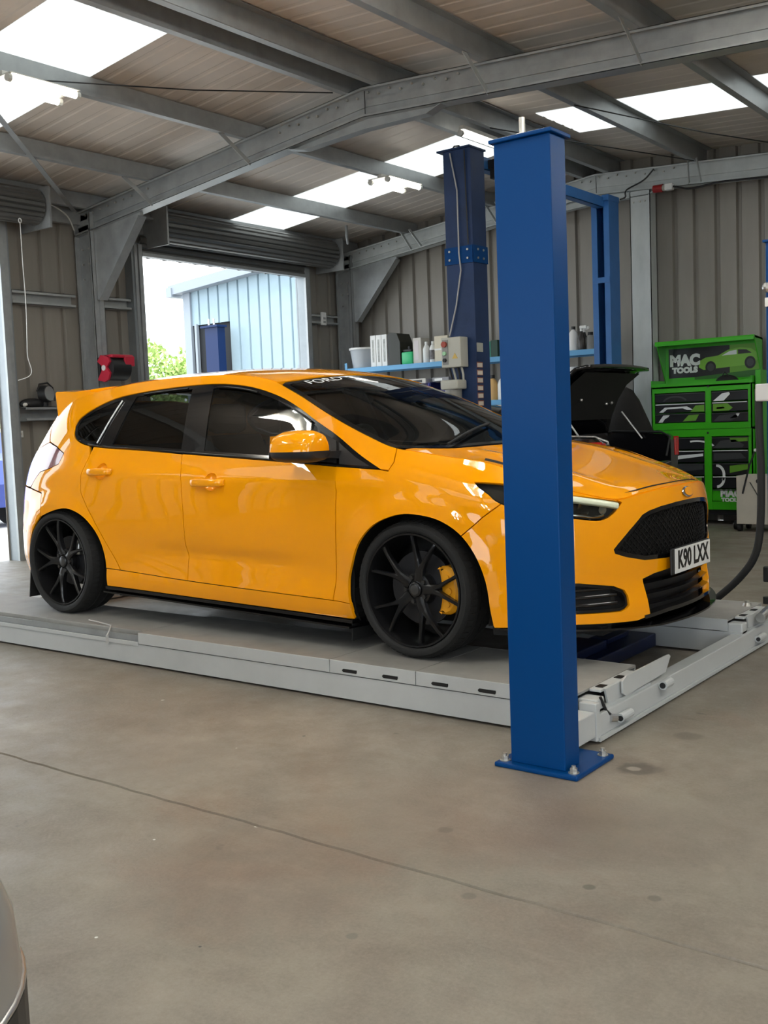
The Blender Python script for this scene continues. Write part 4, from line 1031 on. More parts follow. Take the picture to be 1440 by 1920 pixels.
# interior
MB().box(-2.5, -.35, YC-.70, YC+.70, ZP+.17, ZP+.30).build('cabin_floor', M_int, car)
B = MB(); B.prism([(-.12, .86), (-.55, .93), (-.62, .90), (-.60, .70), (-.30, .60), (-.05, .80)], 'y', YC-.70, YC+.70)
for i in range(len(B.v)): B.v[i] = (B.v[i][0], B.v[i][1], B.v[i][2]+ZP)
B.build('dashboard', M_int, car, smooth=50)
for w_ in (.37, -.37):
    st = MB().box(-1.45, -.92, YC-w_-.25, YC-w_+.25, ZP+.32, ZP+.52, .06)
    s_ = st.build('front_seat', M_int, car, smooth=60)
    B = MB(); B.hexa([(-1.50, YC-w_-.24, ZP+.45), (-1.36, YC-w_-.24, ZP+.45), (-1.36, YC-w_+.24, ZP+.45), (-1.50, YC-w_+.24, ZP+.45), (-1.70, YC-w_-.20, ZP+1.05), (-1.60, YC-w_-.20, ZP+1.05), (-1.60, YC-w_+.20, ZP+1.05), (-1.70, YC-w_+.20, ZP+1.05)]); B.build('backrest', M_int, s_)
    MB().box(-1.72, -1.62, YC-w_-.13, YC-w_+.13, ZP+1.06, ZP+1.23, .04).build('headrest', M_int, s_, smooth=60)
MB().box(-2.35, -1.95, YC-.62, YC+.62, ZP+.30, ZP+.85, .06).build('rear_seat', M_int, car, smooth=60)
B = MB(); B.tube([(-.72+.06*math.sin(t), YC-.37+.18*math.cos(t), ZP+.90+.17*math.sin(t)) for t in np.linspace(0, 2*PI, 28, endpoint=False)], .015, 8, closed=True); B.build('steering_wheel', M_blk, car, smooth=60)
B = MB(); B.box(-.70, -.68, YC-.12, YC+.12, ZP+1.215, ZP+1.275, .008); B.build('rear_view_mirror', M_blk, car)
# wipers
for a, b in (((.005, .56), (-.16, -.08)), ((.03, .02), (-.20, -.55))):
    q = [tuple(W3(top(np.array(a[0]+(b[0]-a[0])*t), np.array(a[1]+(b[1]-a[1])*t))+np.array([0, 0, .012+.02*(1-t)*t]))) for t in np.linspace(0, 1, 10)]
    MB().tube(q, .007, 6).build('wiper', M_blk, car, smooth=60)
# door handles: scooped bowl plus pull
for s0, s1, zc in ((-2.312, -2.105, .866), (-1.425, -1.18, .806)):
    for sd in (1, -1):
        hc = HB[0] if s0 < -2 else HB[1]; B = MB(); rows = []
        for k_ in range(7):
            f_ = k_/6; rows.append([tuple(W3(ring(np.array(hc[0]+.0505*(1-f_)*math.cos(t)), np.array(hc[1]+.048*(1-f_)*math.sin(t)), .002+.024*math.sqrt(max(0, 1-(1-f_)**2)))*np.array([1, sd, 1]))) for t in np.linspace(0, 2*PI, 21)])
        B.grid(rows); B.build('handle_bowl', M_paint, car, smooth=80)
        pts = [W3(ring(np.array(s), np.array(zc), o_)*np.array([1, sd, 1])) for s, o_ in ((s0, .0), (s0+.02, -.022), ((s0+s1)/2, -.034), (s1-.02, -.026), (s1, .0))]
        B = MB(); k = [tuple(q) for q in pts]; sm_ = cr(k, 5)
        rows = []
        for i, q in enumerate(sm_):
            t = i/(len(sm_)-1); hh_ = .016+.006*math.sin(PI*t); rows.append([(q[0], q[1]-.010*sd*math.cos(u)*1.0, q[2]+hh_*math.sin(u)) for u in np.linspace(0, 2*PI, 10, endpoint=False)])
        B.grid([r+[r[0]] for r in rows]); B.build('door_handle', M_paint, car, smooth=60)
# door mirrors
for sd in (1, -1):
    def MP(x, w_, z): return (x, YC-sd*w_, z)
    cx, cw, cz = -.560, .975, 1.150
    prof = [(-.128, .60), (-.115, .86), (-.075, .98), (0, 1.0), (.075, .97), (.112, .85), (.128, .62)]
    B = MB(); rows = []
    for dx, k in prof:
        rows.append([MP(cx+dx, cw+.105*k*math.cos(t)*(1 if math.cos(t) > 0 else .9), cz+(.100*k*(math.sin(t)**.8) if math.sin(t) > 0 else 0)) for t in np.linspace(0, PI, 13)])
    B.grid(rows); B.add(rows[0], [tuple(range(13))]); B.add(rows[-1], [tuple(range(13))[::-1]])
    mc = B.build('mirror_cap', M_paint, car, smooth=45)
    B = MB(); rows = []
    for dx, k in prof: rows.append([MP(cx+dx, cw+.105*k*math.cos(t), cz-.055*k*math.sin(t)**.7 if math.sin(t) > 0 else cz) for t in np.linspace(0, PI, 13)])
    B.grid(rows); B.add(rows[0], [tuple(range(13))]); B.add(rows[-1], [tuple(range(13))[::-1]]); B.build('mirror_base', M_matt, mc, smooth=45)
    a = MP(-.50, .80, 1.135); b = MP(-.47, .93, 1.135)
    B = MB(); B.hexa([MP(-.56, .80, 1.105), MP(-.44, .80, 1.105), MP(-.44, .95, 1.12), MP(-.52, .95, 1.12), MP(-.56, .80, 1.145), MP(-.44, .80, 1.145), MP(-.44, .95, 1.145), MP(-.52, .95, 1.145)]); B.build('mirror_arm', M_matt, mc)
    B = MB(); B.hexa([MP(cx-.130, cw-.085, cz-.035), MP(cx-.128, cw-.085, cz-.035), MP(cx-.128, cw+.085, cz-.035), MP(cx-.130, cw+.085, cz-.035), MP(cx-.130, cw-.07, cz+.075), MP(cx-.128, cw-.07, cz+.075), MP(cx-.128, cw+.07, cz+.075), MP(cx-.130, cw+.07, cz+.075)]); B.build('mirror_glass', M_chrome, mc)
# badge and number plate
c = W3(ring(np.array(S_END), np.array(.712), -.004)); nrm = Vector((1, 0, .32)).normalized(); ey = Vector((-.32, 0, 1)).normalized()
B = MB(); 
B.lathe([(1e-4, .008), (.7, .0075), (.92, .004), (1.0, 0)], n=28)
for i, q in enumerate(B.v): B.v[i] = tuple(Vector(c)+Vector((0, 1, 0))*q[0]*.062+ey*q[1]*.026+nrm*q[2])
bd = B.build('badge', M_chrome, car, smooth=60)
B = MB(); B.lathe([(1e-4, .0095), (.6, .0092), (.8, .0075)], n=28)
for i, q in enumerate(B.v): B.v[i] = tuple(Vector(c)+Vector((0, 1, 0))*q[0]*.062+ey*q[1]*.026+nrm*q[2])
B.build('badge_field', M_paint, bd, smooth=60)
xp = .972
B = MB(); B.box(xp-.012, xp, YC-.245, YC+.215, ZP+.352, ZP+.472, .006); pb = B.build('plate_holder', M_blk, car)
B = MB(); B.box(xp, xp+.004, YC-.215, YC+.215, ZP+.356, ZP+.468, .0019); npl = B.build('number_plate', mat('plate_white', (.72, .72, .70), .35), car)
textmesh('plate_text', 'K90 LXX', .113, mat('plate_black', (.01, .01, .01), .4), npl, frame_mw((xp+.005, YC, ZP+.412), (0, 1, 0), (0, 0, 1)), .0006, .0035, .86)
# sunstrip lettering on the windscreen
tp = W3(top(np.array(-.850), np.array(.44))); a_ = W3(top(np.array(-.875), np.array(.58))); b_ = W3(top(np.array(-.845), np.array(.30)))
ex = Vector(b_)-Vector(a_); up_ = Vector(W3(top(np.array(-.91), np.array(.44))))-Vector(tp)
nz = ex.normalized().cross(up_).normalized()
textmesh('sunstrip_text', 'FORD', .085, mat('strip_letters', (.62, .62, .62), .6), car, frame_mw(tuple(Vector(tp)+nz*.010), ex, up_), .0004, 0, 1.15)
# ---------------------------------------------------------------- wheels
M_tyre = mat('tyre_rubber', (.011, .011, .011), .72, bump=.15, bscale=150)
M_rim = mat('satin_black_alloy', (.010, .010, .011), .28, .2, coat=.3)
M_disc = mat('brake_disc', (.06, .06, .065), .4, .8)
M_cal = mat('yellow_caliper', (.78, .33, .01), .4, coat=.4)
def make_wheel(front, ph):
    e = empty('wheel', (0, 0, 0)); Rr = .266; Rt = .318
    B = MB()   # tyre profile (r, y), y=0 outer face of rim lip, + inward
    prof = [(.262, .006), (.268, -.004), (.282, -.012), (.298, -.010), (.309, .004), (.315, .022), (.318, .06), (.318, .17), (.315, .208), (.300, .236), (.28, .238), (.262, .225)]
    B.lathe(prof, axis='y', n=72); ty = B.build('tyre', M_tyre, e, smooth=40)
    B = MB()   # tread grooves as shallow shoulder blocks
    for i in range(60):
        a = 2*PI*i/60; ca, sa = math.cos(a), math.sin(a)
        t_ = Vector((-sa, 0, ca)); r_ = Vector((ca, 0, sa))
        P = [r_*r+t_*d+Vector((0, y, 0)) for r, y in ((.3105, .006), (.319, .05)) for d in (-.0115, .0115)]
        Q = [q+r_*.0022 for q in P]; B.hexa([P[0], P[1], P[3], P[2], Q[0], Q[1], Q[3], Q[2]])
    tag(B.build('tread_blocks', M_tyre, ty), kind='stuff')
    for yy_, r_ in ((.085, .3185), (.145, .3185)): MB().lathe([(r_, yy_-.006), (r_+.0005, yy_-.005), (r_+.0005, yy_+.005), (r_, yy_+.006)], axis='y', n=48).build('tread_groove', M_blk, ty)
    B = MB(); B.lathe([(Rr-.002, -.004), (Rr, .004), (Rr-.004, .014), (Rr-.014, .02), (Rr-.02, .05), (Rr-.028, .10), (Rr-.024, .21), (Rr-.002, .222)], axis='y', n=64)
    B.lathe([(Rr, .004), (Rr-.004, -.006), (Rr-.012, -.005), (Rr-.016, .008), (Rr-.02, .05)], axis='y', n=64); rm = B.build('rim', M_rim, e, smooth=40)
    # five Y spokes
    for k in range(5):
        th = 2*PI*k/5+ph
        for sg in (-1, 1):
            B = MB(); rows = []
            for r, da, wd, yd, tk in ((.040, .0, .026, .026, .030), (.075, .035, .020, .021, .034), (.105, .070, .0155, .017, .035), (.135, .130, .011, .014, .034), (.17, .190, .009, .011, .032), (.215, .240, .008, .008, .03), (.250, .270, .009, .010, .03), (.258, .276, .0115, .014, .03)):
                a = th+sg*da; u = Vector((math.cos(a), 0, math.sin(a))); t_ = Vector((-math.sin(a), 0, math.cos(a))); c = u*r
                rows.append([tuple(c-t_*wd+Vector((0, yd+.006, 0))), tuple(c-t_*wd*.55+Vector((0, yd, 0))), tuple(c+t_*wd*.55+Vector((0, yd, 0))), tuple(c+t_*wd+Vector((0, yd+.006, 0))), tuple(c+t_*wd*.8+Vector((0, yd+tk, 0))), tuple(c-t_*wd*.8+Vector((0, yd+tk, 0)))])
            B.grid([q+[q[0]] for q in rows]); B.add(rows[0], [(5, 4, 3, 2, 1, 0)]); B.add(rows[-1], [(0, 1, 2, 3, 4, 5)]); B.build('spoke', M_rim, rm, smooth=35)
        a = th+PI/5; B = MB(); c = Vector((math.cos(a)*.057, 0, math.sin(a)*.057)); B.cyl(c+Vector((0, .022, 0)), c+Vector((0, .045, 0)), .0105, .0105, 6); B.build('wheel_nut', mat('dark_nut', (.05, .05, .05), .35, .6), rm)
    B = MB(); B.lathe([(1e-4, .018), (.028, .018), (.033, .021), (.036, .03), (.075, .04), (.080, .07), (1e-4, .07)], axis='y', n=32); hb = B.build('hub', M_rim, rm, smooth=35)
    B = MB(); B.lathe([(1e-4, .0165), (.020, .017), (.024, .0185)], axis='y', n=24); B.build('centre_cap', mat('cap_grey', (.09, .09, .09), .3, .6), rm, smooth=40)
    B = MB(); rd = .172 if front else .15
    B.lathe([(.07, .085), (rd, .085), (rd, .110), (.07, .110)], axis='y', n=48); B.lathe([(1e-4, .065), (.078, .065), (.08, .09)], axis='y', n=32); B.build('brake_disc', M_disc, e, smooth=35)
    # caliper toward +x
    B = MB(); rows = []
    for a in np.linspace(-.72, .72, 13):
        e_ = 1-.25*(abs(a)/.72)**4
        ri, ro = .125+.02*(abs(a)/.72)**2, (.222*e_)
        rows.append([(math.cos(a)*ri, .062, math.sin(a)*ri), (math.cos(a)*(ri+.02), .05, math.sin(a)*(ri+.02)), (math.cos(a)*(ro-.02), .05, math.sin(a)*(ro-.02)), (math.cos(a)*ro, .066, math.sin(a)*ro), (math.cos(a)*ro, .13, math.sin(a)*ro), (math.cos(a)*ri, .13, math.sin(a)*ri)])
    if front:
        B.grid([q+[q[0]] for q in rows]); B.add(rows[0], [tuple(range(6))]); B.add(rows[-1], [tuple(range(6))[::-1]]); cl = B.build('brake_caliper', M_cal, e, smooth=35)
        for a in (-.36, 0, .36): MB().cyl((math.cos(a)*.17, .042, math.sin(a)*.17), (math.cos(a)*.17, .052, math.sin(a)*.17), .015, n=14).build('caliper_piston', M_cal, cl, smooth=40)
    else:
        MB().box(.06, .13, .05, .12, .04, .13, .015).build('brake_caliper', M_steel, e, smooth=40)
    return e
wf, wr = make_wheel(True, .05), make_wheel(False, .628)
bpy.context.view_layer.update()
for src, hx in ((wf, 0.0), (wr, -2.648)):
    for sd in (1, -1):
        M = Matrix.Translation((hx, YC-sd*.885, HUBZ+ZP)) @ Matrix.Diagonal((1, sd, 1, 1))
        for part in src.children:
            q = copy_tree(part); q.parent = car; q.matrix_parent_inverse = wm(car).inverted(); q.matrix_basis = M
            # children of q keep identity bases under q
for src in (wf, wr):
    def kill(o):
        for ch in list(o.children): kill(ch)
        bpy.data.objects.remove(o)
    kill(src)
# ================================================================ TWO-POST LIFT with overhead beam
tp = empty('two_post_lift', (-2.37, 5.6, 0), 'tall two-post lift with worn blue columns and overhead beam', 'lift')
x0, x1, ya, yb, H = -2.52, -2.235, 4.15, 4.375, 3.65
def cchan(x0, x1, ya, yb, z0, z1, opening, t=.01, lip=.07):
    """C channel, opening '+y' or '-y'"""
    if opening == '+y': pl = [(x0, yb), (x0, ya), (x1, ya), (x1, yb), (x1-lip, yb), (x1-lip, yb-t), (x1-t, yb-t), (x1-t, ya+t), (x0+t, ya+t), (x0+t, yb-t), (x0+lip, yb-t), (x0+lip, yb)]
    else: pl = [(x0, ya), (x0, yb), (x1, yb), (x1, ya), (x1-lip, ya), (x1-lip, ya+t), (x1-t, ya+t), (x1-t, yb-t), (x0+t, yb-t), (x0+t, ya+t), (x0+lip, ya+t), (x0+lip, ya)]
    return MB().prism(pl, 'z', z0, z1)
ca = cchan(x0, x1, ya, yb, .02, H, '+y').build('column', M_blue_d, tp)
MB().box(x0-.10, x1+.10, ya-.1, yb+.15, 0, .02).build('base_plate', M_blue_d, tp)
MB().box(x0-.05, x1+.01, ya-.03, yb+.02, H, H+.015).build('top_plate', M_blue_d, tp)
MB().box(x0-.012, x1+.006, ya-.010, ya, 2.66, 2.81).box(x1, x1+.010, ya-.010, yb+.005, 2.66, 2.81).build('joint_plate', M_blue, tp)
for bx in (x0+.045, x1-.05):
    for bz in (2.70, 2.775): MB().cyl((bx, ya-.02, bz), (bx, ya-.01, bz), .011, n=6).build('bolt', M_bolt, tp)
for by in (4.21, 4.30):
    for bz in (2.70, 2.775): MB().cyl((x1+.01, by, bz), (x1+.018, by, bz), .011, n=6).build('bolt', M_bolt, tp)
MB().tube([(-2.44, ya-.012, H-.02), (-2.375, ya-.014, 3.3), (-2.37, ya-.022, 2.75), (-2.36, ya-.016, 2.6), (-2.42, ya-.014, 2.3), (-2.50, ya-.02, 2.03)], .007, 6).build('cable', mat('cable_grey', (.35, .35, .35), .5), tp)
MB().tube([(-2.29, ya-.012, H-.02), (-2.28, ya-.012, 3.0), (-2.275, ya-.014, 2.82)], .006, 6).build('cable', M_blk, tp)
MB().tube([(-2.47, 4.2, H+.012), (-2.43, 4.2, H+.05), (-2.38, 4.2, H+.045), (-2.36, 4.2, H+.012)], .007, 6).build('cable_loop', M_blk, tp)
M_grey_pl = mat('grey_plastic', (.42, .42, .37), .45, noise=.06)
cb = MB().box(-2.515, -2.31, 4.01, 4.135, 1.745, 2.01, .006).build('control_box', M_grey_pl, tp)
MB().cyl((-2.475, 4.01, 1.95), (-2.475, 3.985, 1.95), .026, n=16).build('stop_button', mat('red_button', (.32, .05, .03), .4), cb)
MB().cyl((-2.475, 4.01, 1.87), (-2.475, 3.99, 1.87), .018, n=14).build('green_button', mat('green_button', (.35, .62, .38), .4), cb)
MB().cyl((-2.475, 4.01, 1.81), (-2.475, 3.99, 1.81), .017, n=14).build('black_button', M_blk, cb)
MB().box(-2.50, -2.44, 4.007, 4.0105, 1.77, 1.99).build('switch_plate', mat('plate_grey', (.22, .22, .21), .4), cb)
MB().prism([(-2.40, 1.82), (-2.34, 1.82), (-2.37, 1.87)], 'y', 4.007, 4.0105).build('warning_mark', mat('warning_amber', (.55, .38, .1), .5), cb)
for i, dx in enumerate((-.17, -.13, -.08, -.04)): MB().tube([(-2.31+dx, 4.08, 1.745), (-2.31+dx+.01, 4.09, 1.68), (-2.32+dx*.8, 4.11, 1.60)], .010, 8).build('cable_gland', M_grey_pl if i % 2 else M_blk, cb)
mo = MB().box(-2.52, -2.335, 3.98, 4.14, 1.55, 1.635, .015).build('motor_cover', M_grey_pl, tp, smooth=40)
MB().cyl((-2.43, 4.06, 1.30), (-2.43, 4.06, 1.55), .075, n=20).build('motor', mat('motor_grey', (.20, .20, .19), .5), mo, smooth=40)
M_lab = mat('label_paper', (.62, .55, .47), .5); M_labr = mat('label_brown', (.20, .07, .05), .5)
for i in range(7):
    z = 1.76-i*.068
    st = MB().box(x1, x1+.002, 4.15, 4.25, z-.026, z+.026).build('sticker', M_labr, tp); MB().box(x1+.002, x1+.003, 4.158, 4.242, z-.020, z+.016).build('sticker_face', M_lab, st)
MB().box(x1, x1+.003, 4.16, 4.26, 1.875, 1.955).build('sticker', mat('label_grey', (.35, .36, .33), .5), tp)
# far column, open channel facing us
bx0, bx1, by0, by1 = -2.46, -2.25, 6.95, 7.20
cchan(bx0, bx1, by0, by1, .02, 3.63, '-y', lip=.065).build('column', M_blue_l, tp)
MB().box(bx0+.011, bx1-.011, by1-.013, by1-.0105, .03, 3.6).build('channel_back', M_blue, tp)
MB().box(bx0-.1, bx1+.1, by0-.15, by1+.1, 0, .02).build('base_plate', M_blue_l, tp)
MB().box(bx0+.005, bx1-.005, by0-.006, by0-.001, 2.72, 2.78).build('tie_plate', M_blue_l, tp)
MB().box(bx1-.075, bx1+.004, by0-.012, by1+.01, 3.60, 3.66).build('head_bracket', M_blue_l, tp); MB().box(bx0-.03, bx0+.065, by0-.012, by1+.01, 3.585, 3.605).build('head_bracket', M_blue_l, tp)
MB().cyl((-2.35, by0+.05, 3.60), (-2.35, by0+.09, 3.60), .04, n=16).build('pulley', M_blue_l, tp)
MB().tube([(-2.355, by0+.11, .1), (-2.355, by0+.11, 3.58)], .006, 6).build('lift_cable', M_steel, tp)
B = MB(); B.box(-2.40, -2.31, yb-.02, by0+.02, 3.53, 3.535); B.box(-2.40, -2.393, yb-.02, by0+.02, 3.53, 3.64); B.box(-2.317, -2.31, yb-.02, by0+.02, 3.53, 3.64)
B.build('overhead_beam', M_blue_l, tp)
fl = empty('flood_lamp', (-2.30, 4.62, 3.58), 'small black flood lamp fixed beside the blue column head', 'lamp')
MB().box(-2.305, -2.20, 4.55, 4.64, 3.54, 3.62, .008).build('lamp_body', M_blk, fl); MB().box(-2.29, -2.24, 4.56, 4.62, 3.45, 3.54, .005).build('bracket', M_blk, fl)
# ================================================================ SHELVING with its contents
SX0, SX1, SY0, SY1 = -6.42, -2.53, 7.40, 7.78
M_shelf = mat('sky_blue_shelf', (.10, .33, .58), .4, noise=.06)
sh = empty('shelf_unit', (-4.5, 7.6, 0), 'long light blue shelf unit along the gable wall', 'shelf')
for z in (2.045, 1.515, .95, .30):
    B = MB(); B.box(SX0, SX1, SY0, SY0+.006, z-.062, z); B.box(SX0, SX1, SY1-.006, SY1, z-.062, z); B.box(SX0, SX1, SY0+.006, SY1-.006, z-.006, z)
    B.build('shelf', M_shelf, sh)
for x in (SX0, -4.50, SX1-.04):
    for y in (SY0-.004, SY1-.036):
        zt = 2.12 if x < -6 else 2.05
        MB().box(x-.004, x+.04, y, y+.006, 0, zt).box(x-.004, x+.002, y, y+.04, 0, zt).build('upright', M_shelf, sh)
M_tub = mat('clear_plastic', (.62, .66, .70), .25, trans=.35, ior=1.2); M_wht = mat('white_plastic', (.70, .70, .68), .4); M_paper = mat('pale_card', (.55, .52, .47), .6)
def jar(name, c, prof, m, lab, cat, cap=None, n=20, sc=(1, 1), group=None):
    e = empty(name, c, lab, cat, group)
    B = MB(); B.lathe(prof, n=n); B.v = [(q[0]*sc[0]+c[0], q[1]*sc[1]+c[1], q[2]+c[2]) for q in B.v]; b = B.build('body', m, e, smooth=40)
    if cap:
        r, z0, z1, cm = cap; MB().cyl((c[0], c[1], c[2]+z0), (c[0], c[1], c[2]+z1), r, n=14).build('cap', cm, e, smooth=40)
    return e
Z1 = 2.0455; Z2 = 1.5155; yS = 7.56
jar('plastic_tub', (-6.225, 7.58, Z1), [(1e-4, 0), (.15, 0), (.185, .24), (.195, .24), (.195, .25), (.18, .25), (.145, .01), (1e-4, .01)], M_tub, 'clear plastic tub of oddments at the left shelf end', 'tub', (.20, .25, .275, M_wht))
for i in range(3):
    e = empty('box_file', (-5.965+i*.095, 7.6, Z1), ['leftmost white box file beside the clear tub', 'middle white box file of the three on the shelf', 'white box file against the black case on the shelf'][i], 'file', 'white box files on the shelf')
    xf = -6.01+i*.095
    MB().box(xf, xf+.088, 7.46, 7.76, Z1, Z1+.42, .004).build('case', M_wht, e); MB().box(xf+.03, xf+.06, 7.458, 7.4602, Z1+.06, Z1+.36).build('spine_label', mat('label_mottle', (.35, .36, .34), .5, noise=.4, nscale=25), e)
e = empty('document_case', (-5.62, 7.6, Z1), 'tall black case with a slanted shoulder beside the white files', 'case')
MB().prism([(7.47, Z1), (7.76, Z1), (7.76, Z1+.43), (7.6, Z1+.43), (7.47, Z1+.41)], 'x', -5.72, -5.70).build('lid', M_blk, e)
B = MB(); B.prism([(-5.70, Z1), (-5.52, Z1), (-5.52, Z1+.30), (-5.57, Z1+.42), (-5.70, Z1+.44)], 'y', 7.47, 7.76); B.build('shell', mat('dark_olive_case', (.025, .026, .018), .5), e)
e = empty('oil_can', (-5.44, 7.55, Z1), 'bright green plastic can on the upper shelf', 'can')
MB().box(-5.515, -5.335, 7.48, 7.64, Z1, Z1+.165, .02).build('body', mat('bright_green_plastic', (.03, .45, .17), .4), e, smooth=40); MB().box(-5.50, -5.36, 7.50, 7.62, Z1+.165, Z1+.20, .012).build('top', M_blk, e); MB().cyl((-5.43, 7.56, Z1+.20), (-5.43, 7.56, Z1+.24), .02, n=12).build('cap', M_blk, e)
e = empty('parts_carton', (-5.26, 7.56, Z1), 'tall pale grey carton right of the green can', 'box'); MB().box(-5.33, -5.20, 7.50, 7.70, Z1, Z1+.335, .004).build('carton', M_paper, e); MB().box(-5.31, -5.24, 7.498, 7.5002, Z1+.05, Z1+.30).build('print', mat('print_pale', (.60, .55, .55), .6), e)
BOT = [(1e-4, 0), (.045, 0), (.048, .01), (.048, .18), (.03, .225), (.018, .235), (.018, .25), (1e-4, .25)]
jar('white_bottle', (-5.14, 7.54, Z1), BOT, M_wht, 'plain white bottle left of the one with dark print', 'bottle', (.022, .235, .275, M_wht), group='bottles on the upper shelf')
e = jar('white_bottle', (-5.035, 7.54, Z1), BOT, M_wht, 'white bottle with dark print beside the cream carton', 'bottle', (.022, .235, .275, M_wht), group='bottles on the upper shelf')
MB().lathe([(.0487, .04), (.0487, .16)], (-5.035, 7.54, Z1), n=20).build('print', mat('print_dark', (.12, .11, .11), .5, noise=.6, nscale=40), e)
e = empty('parts_carton', (-4.88, 7.56, Z1), 'cream carton touching the grey control box', 'box'); MB().box(-4.98, -4.77, 7.49, 7.70, Z1, Z1+.33, .004).build('carton', mat('cream_card', (.58, .52, .40), .6), e); MB().box(-4.98, -4.77, 7.488, 7.4902, Z1+.15, Z1+.17).build('tape', M_wht, e)
e = empty('cloth_box', (-4.15, 7.56, Z1), 'green box with a dark end on the shelf between the blue columns', 'box')
MB().box(-4.25, -4.13, 7.49, 7.70, Z1, Z1+.20, .003).build('front', mat('teal_green_card', (.03, .22, .15), .5), e); MB().box(-4.128, -4.03, 7.49, 7.70, Z1, Z1+.21, .003).build('end', mat('dark_green_card', (.012, .05, .03), .5), e)
for k in range(2): MB().box(-4.245, -4.16, 7.4885, 7.4899, Z1+.05+.06*k, Z1+.075+.06*k).build('print', mat('print_mint', (.35, .55, .45), .5), e)
JUG = [(1e-4, 0), (.06, 0), (.064, .012), (.064, .16), (.05, .21), (.022, .245), (.022, .26), (1e-4, .26)]
jar('white_jug', (-3.00, 7.52, Z1), JUG, M_wht, 'white jug at the shelf end beside the open blue column', 'jug', (.026, .25, .285, M_blk))
SPR = [(1e-4, 0), (.04, 0), (.043, .01), (.043, .14), (.02, .20), (.014, .23), (1e-4, .23)]
def spray(c, m, lab):
    e = jar('spray_bottle', c, SPR, m, lab, 'spray bottle', (.017, .22, .25, M_wht), group='spray bottles on the upper shelf')
    MB().box(c[0]-.02, c[0]+.07, c[1]-.014, c[1]+.014, c[2]+.25, c[2]+.285, .006).build('trigger_head', M_wht, e)
spray((-2.885, 7.50, Z1), mat('dark_bottle', (.03, .025, .022), .3), 'dark spray bottle with a white trigger on the shelf')
spray((-2.93, 7.66, Z1), mat('black_bottle', (.015, .015, .016), .3), 'black spray bottle standing behind the white jug')
jar('polish_jar', (-2.79, 7.54, Z1), [(1e-4, 0), (.05, 0), (.05, .14), (.03, .17), (1e-4, .17)], mat('smoky_jar', (.22, .22, .21), .3), 'grey jar with a pale label touching the blue column', 'jar', (.032, .17, .205, M_blk))
M_bluebin = mat('blue_bin', (.09, .11, .55), .45); M_navy = mat('navy_bin', (.012, .02, .12), .45)
def bin_(x0, x1, m, lab, h=.20):
    e = empty('storage_bin', ((x0+x1)/2, 7.55, Z2), lab, 'storage bin', 'bins on the second shelf')
    B = MB(); B.box(x0, x1, 7.42, 7.72, Z2, Z2+.006); B.box(x0, x0+.006, 7.42, 7.72, Z2, Z2+h); B.box(x1-.006, x1, 7.42, 7.72, Z2, Z2+h); B.box(x0, x1, 7.42, 7.426, Z2, Z2+h*.62); B.box(x0, x1, 7.714, 7.72, Z2, Z2+h); B.build('bin', m, e)
    MB().box((x0+x1)/2-.06, (x0+x1)/2+.06, 7.417, 7.42, Z2+.03, Z2+.09).build('label_card', M_wht, e)
bin_(-5.42, -5.04, M_bluebin, 'violet blue storage bin behind the windscreen', .26); bin_(-5.02, -4.70, M_navy, 'navy storage bin behind the motor cover', .27)
e = empty('parts_pack', (-5.2, 7.56, Z2+.27), 'pale grey pack lying on the violet bin', 'pack'); MB().box(-5.38, -5.10, 7.44, 7.68, Z2+.263, Z2+.33, .01).build('pack', M_paper, e); MB().box(-5.3, -5.16, 7.437, 7.44, Z2+.28, Z2+.31).build('print', M_blk, e)
e = empty('parts_pack', (-4.9, 7.56, Z2+.28), 'grey pack lying on the navy bin', 'pack'); MB().box(-5.0, -4.74, 7.44, 7.68, Z2+.273, Z2+.33, .01).build('pack', mat('mid_grey_card', (.25, .25, .26), .6), e); MB().box(-4.96, -4.84, 7.437, 7.44, Z2+.285, Z2+.315).build('print', M_wht, e)
e = empty('parts_carton', (-5.8, 7.6, Z2), 'brown carton at the left of the second shelf', 'box'); MB().box(-6.0, -5.6, 7.45, 7.72, Z2, Z2+.3, .004).build('carton', mat('brown_card', (.28, .2, .13), .6), e); MB().box(-6.0, -5.6, 7.448, 7.4502, Z2+.14, Z2+.17).build('tape', M_paper, e)
M_amber = mat('amber_bottle', (.62, .38, .14), .35)
OIL = [(1e-4, 0), (.07, 0), (.074, .012), (.074, .19), (.055, .24), (.025, .27), (.025, .285), (1e-4, .285)]
jar('oil_bottle', (-4.14, 7.53, Z2), OIL, M_amber, 'amber oil bottle with a dark cap on the second shelf', 'bottle', (.03, .27, .315, M_blk), sc=(1, .7))
jar('oil_bottle', (-3.99, 7.53, Z2), OIL, M_wht, 'white oil bottle half hidden by the big blue post', 'bottle', (.03, .27, .33, M_wht), sc=(1, .7))
jar('additive_bottle', (-4.27, 7.56, Z2), BOT, mat('charcoal_bottle', (.05, .05, .055), .4), 'dark bottle with a white collar beside the amber bottle', 'bottle', (.024, .24, .30, M_wht))
jar('funnel', (-2.99, 7.55, Z2+.20), [(.012, -.2), (.014, -.08), (.09, .10), (.10, .14), (.095, .14), (.085, .10), (.008, -.08)], M_wht, 'white plastic funnel on the second shelf near the open boot', 'funnel')
jar('grease_tin', (-2.78, 7.55, Z2), [(1e-4, 0), (.07, 0), (.07, .2), (.075, .2), (.075, .22), (1e-4, .22)], M_steel, 'bright metal tin on the second shelf beside the funnel', 'tin')
jar('spray_can', (-3.35, 7.55, Z2), SPR, mat('red_can', (.4, .03, .03), .3), 'red spray can on the second shelf', 'can', (.016, .22, .26, M_wht))
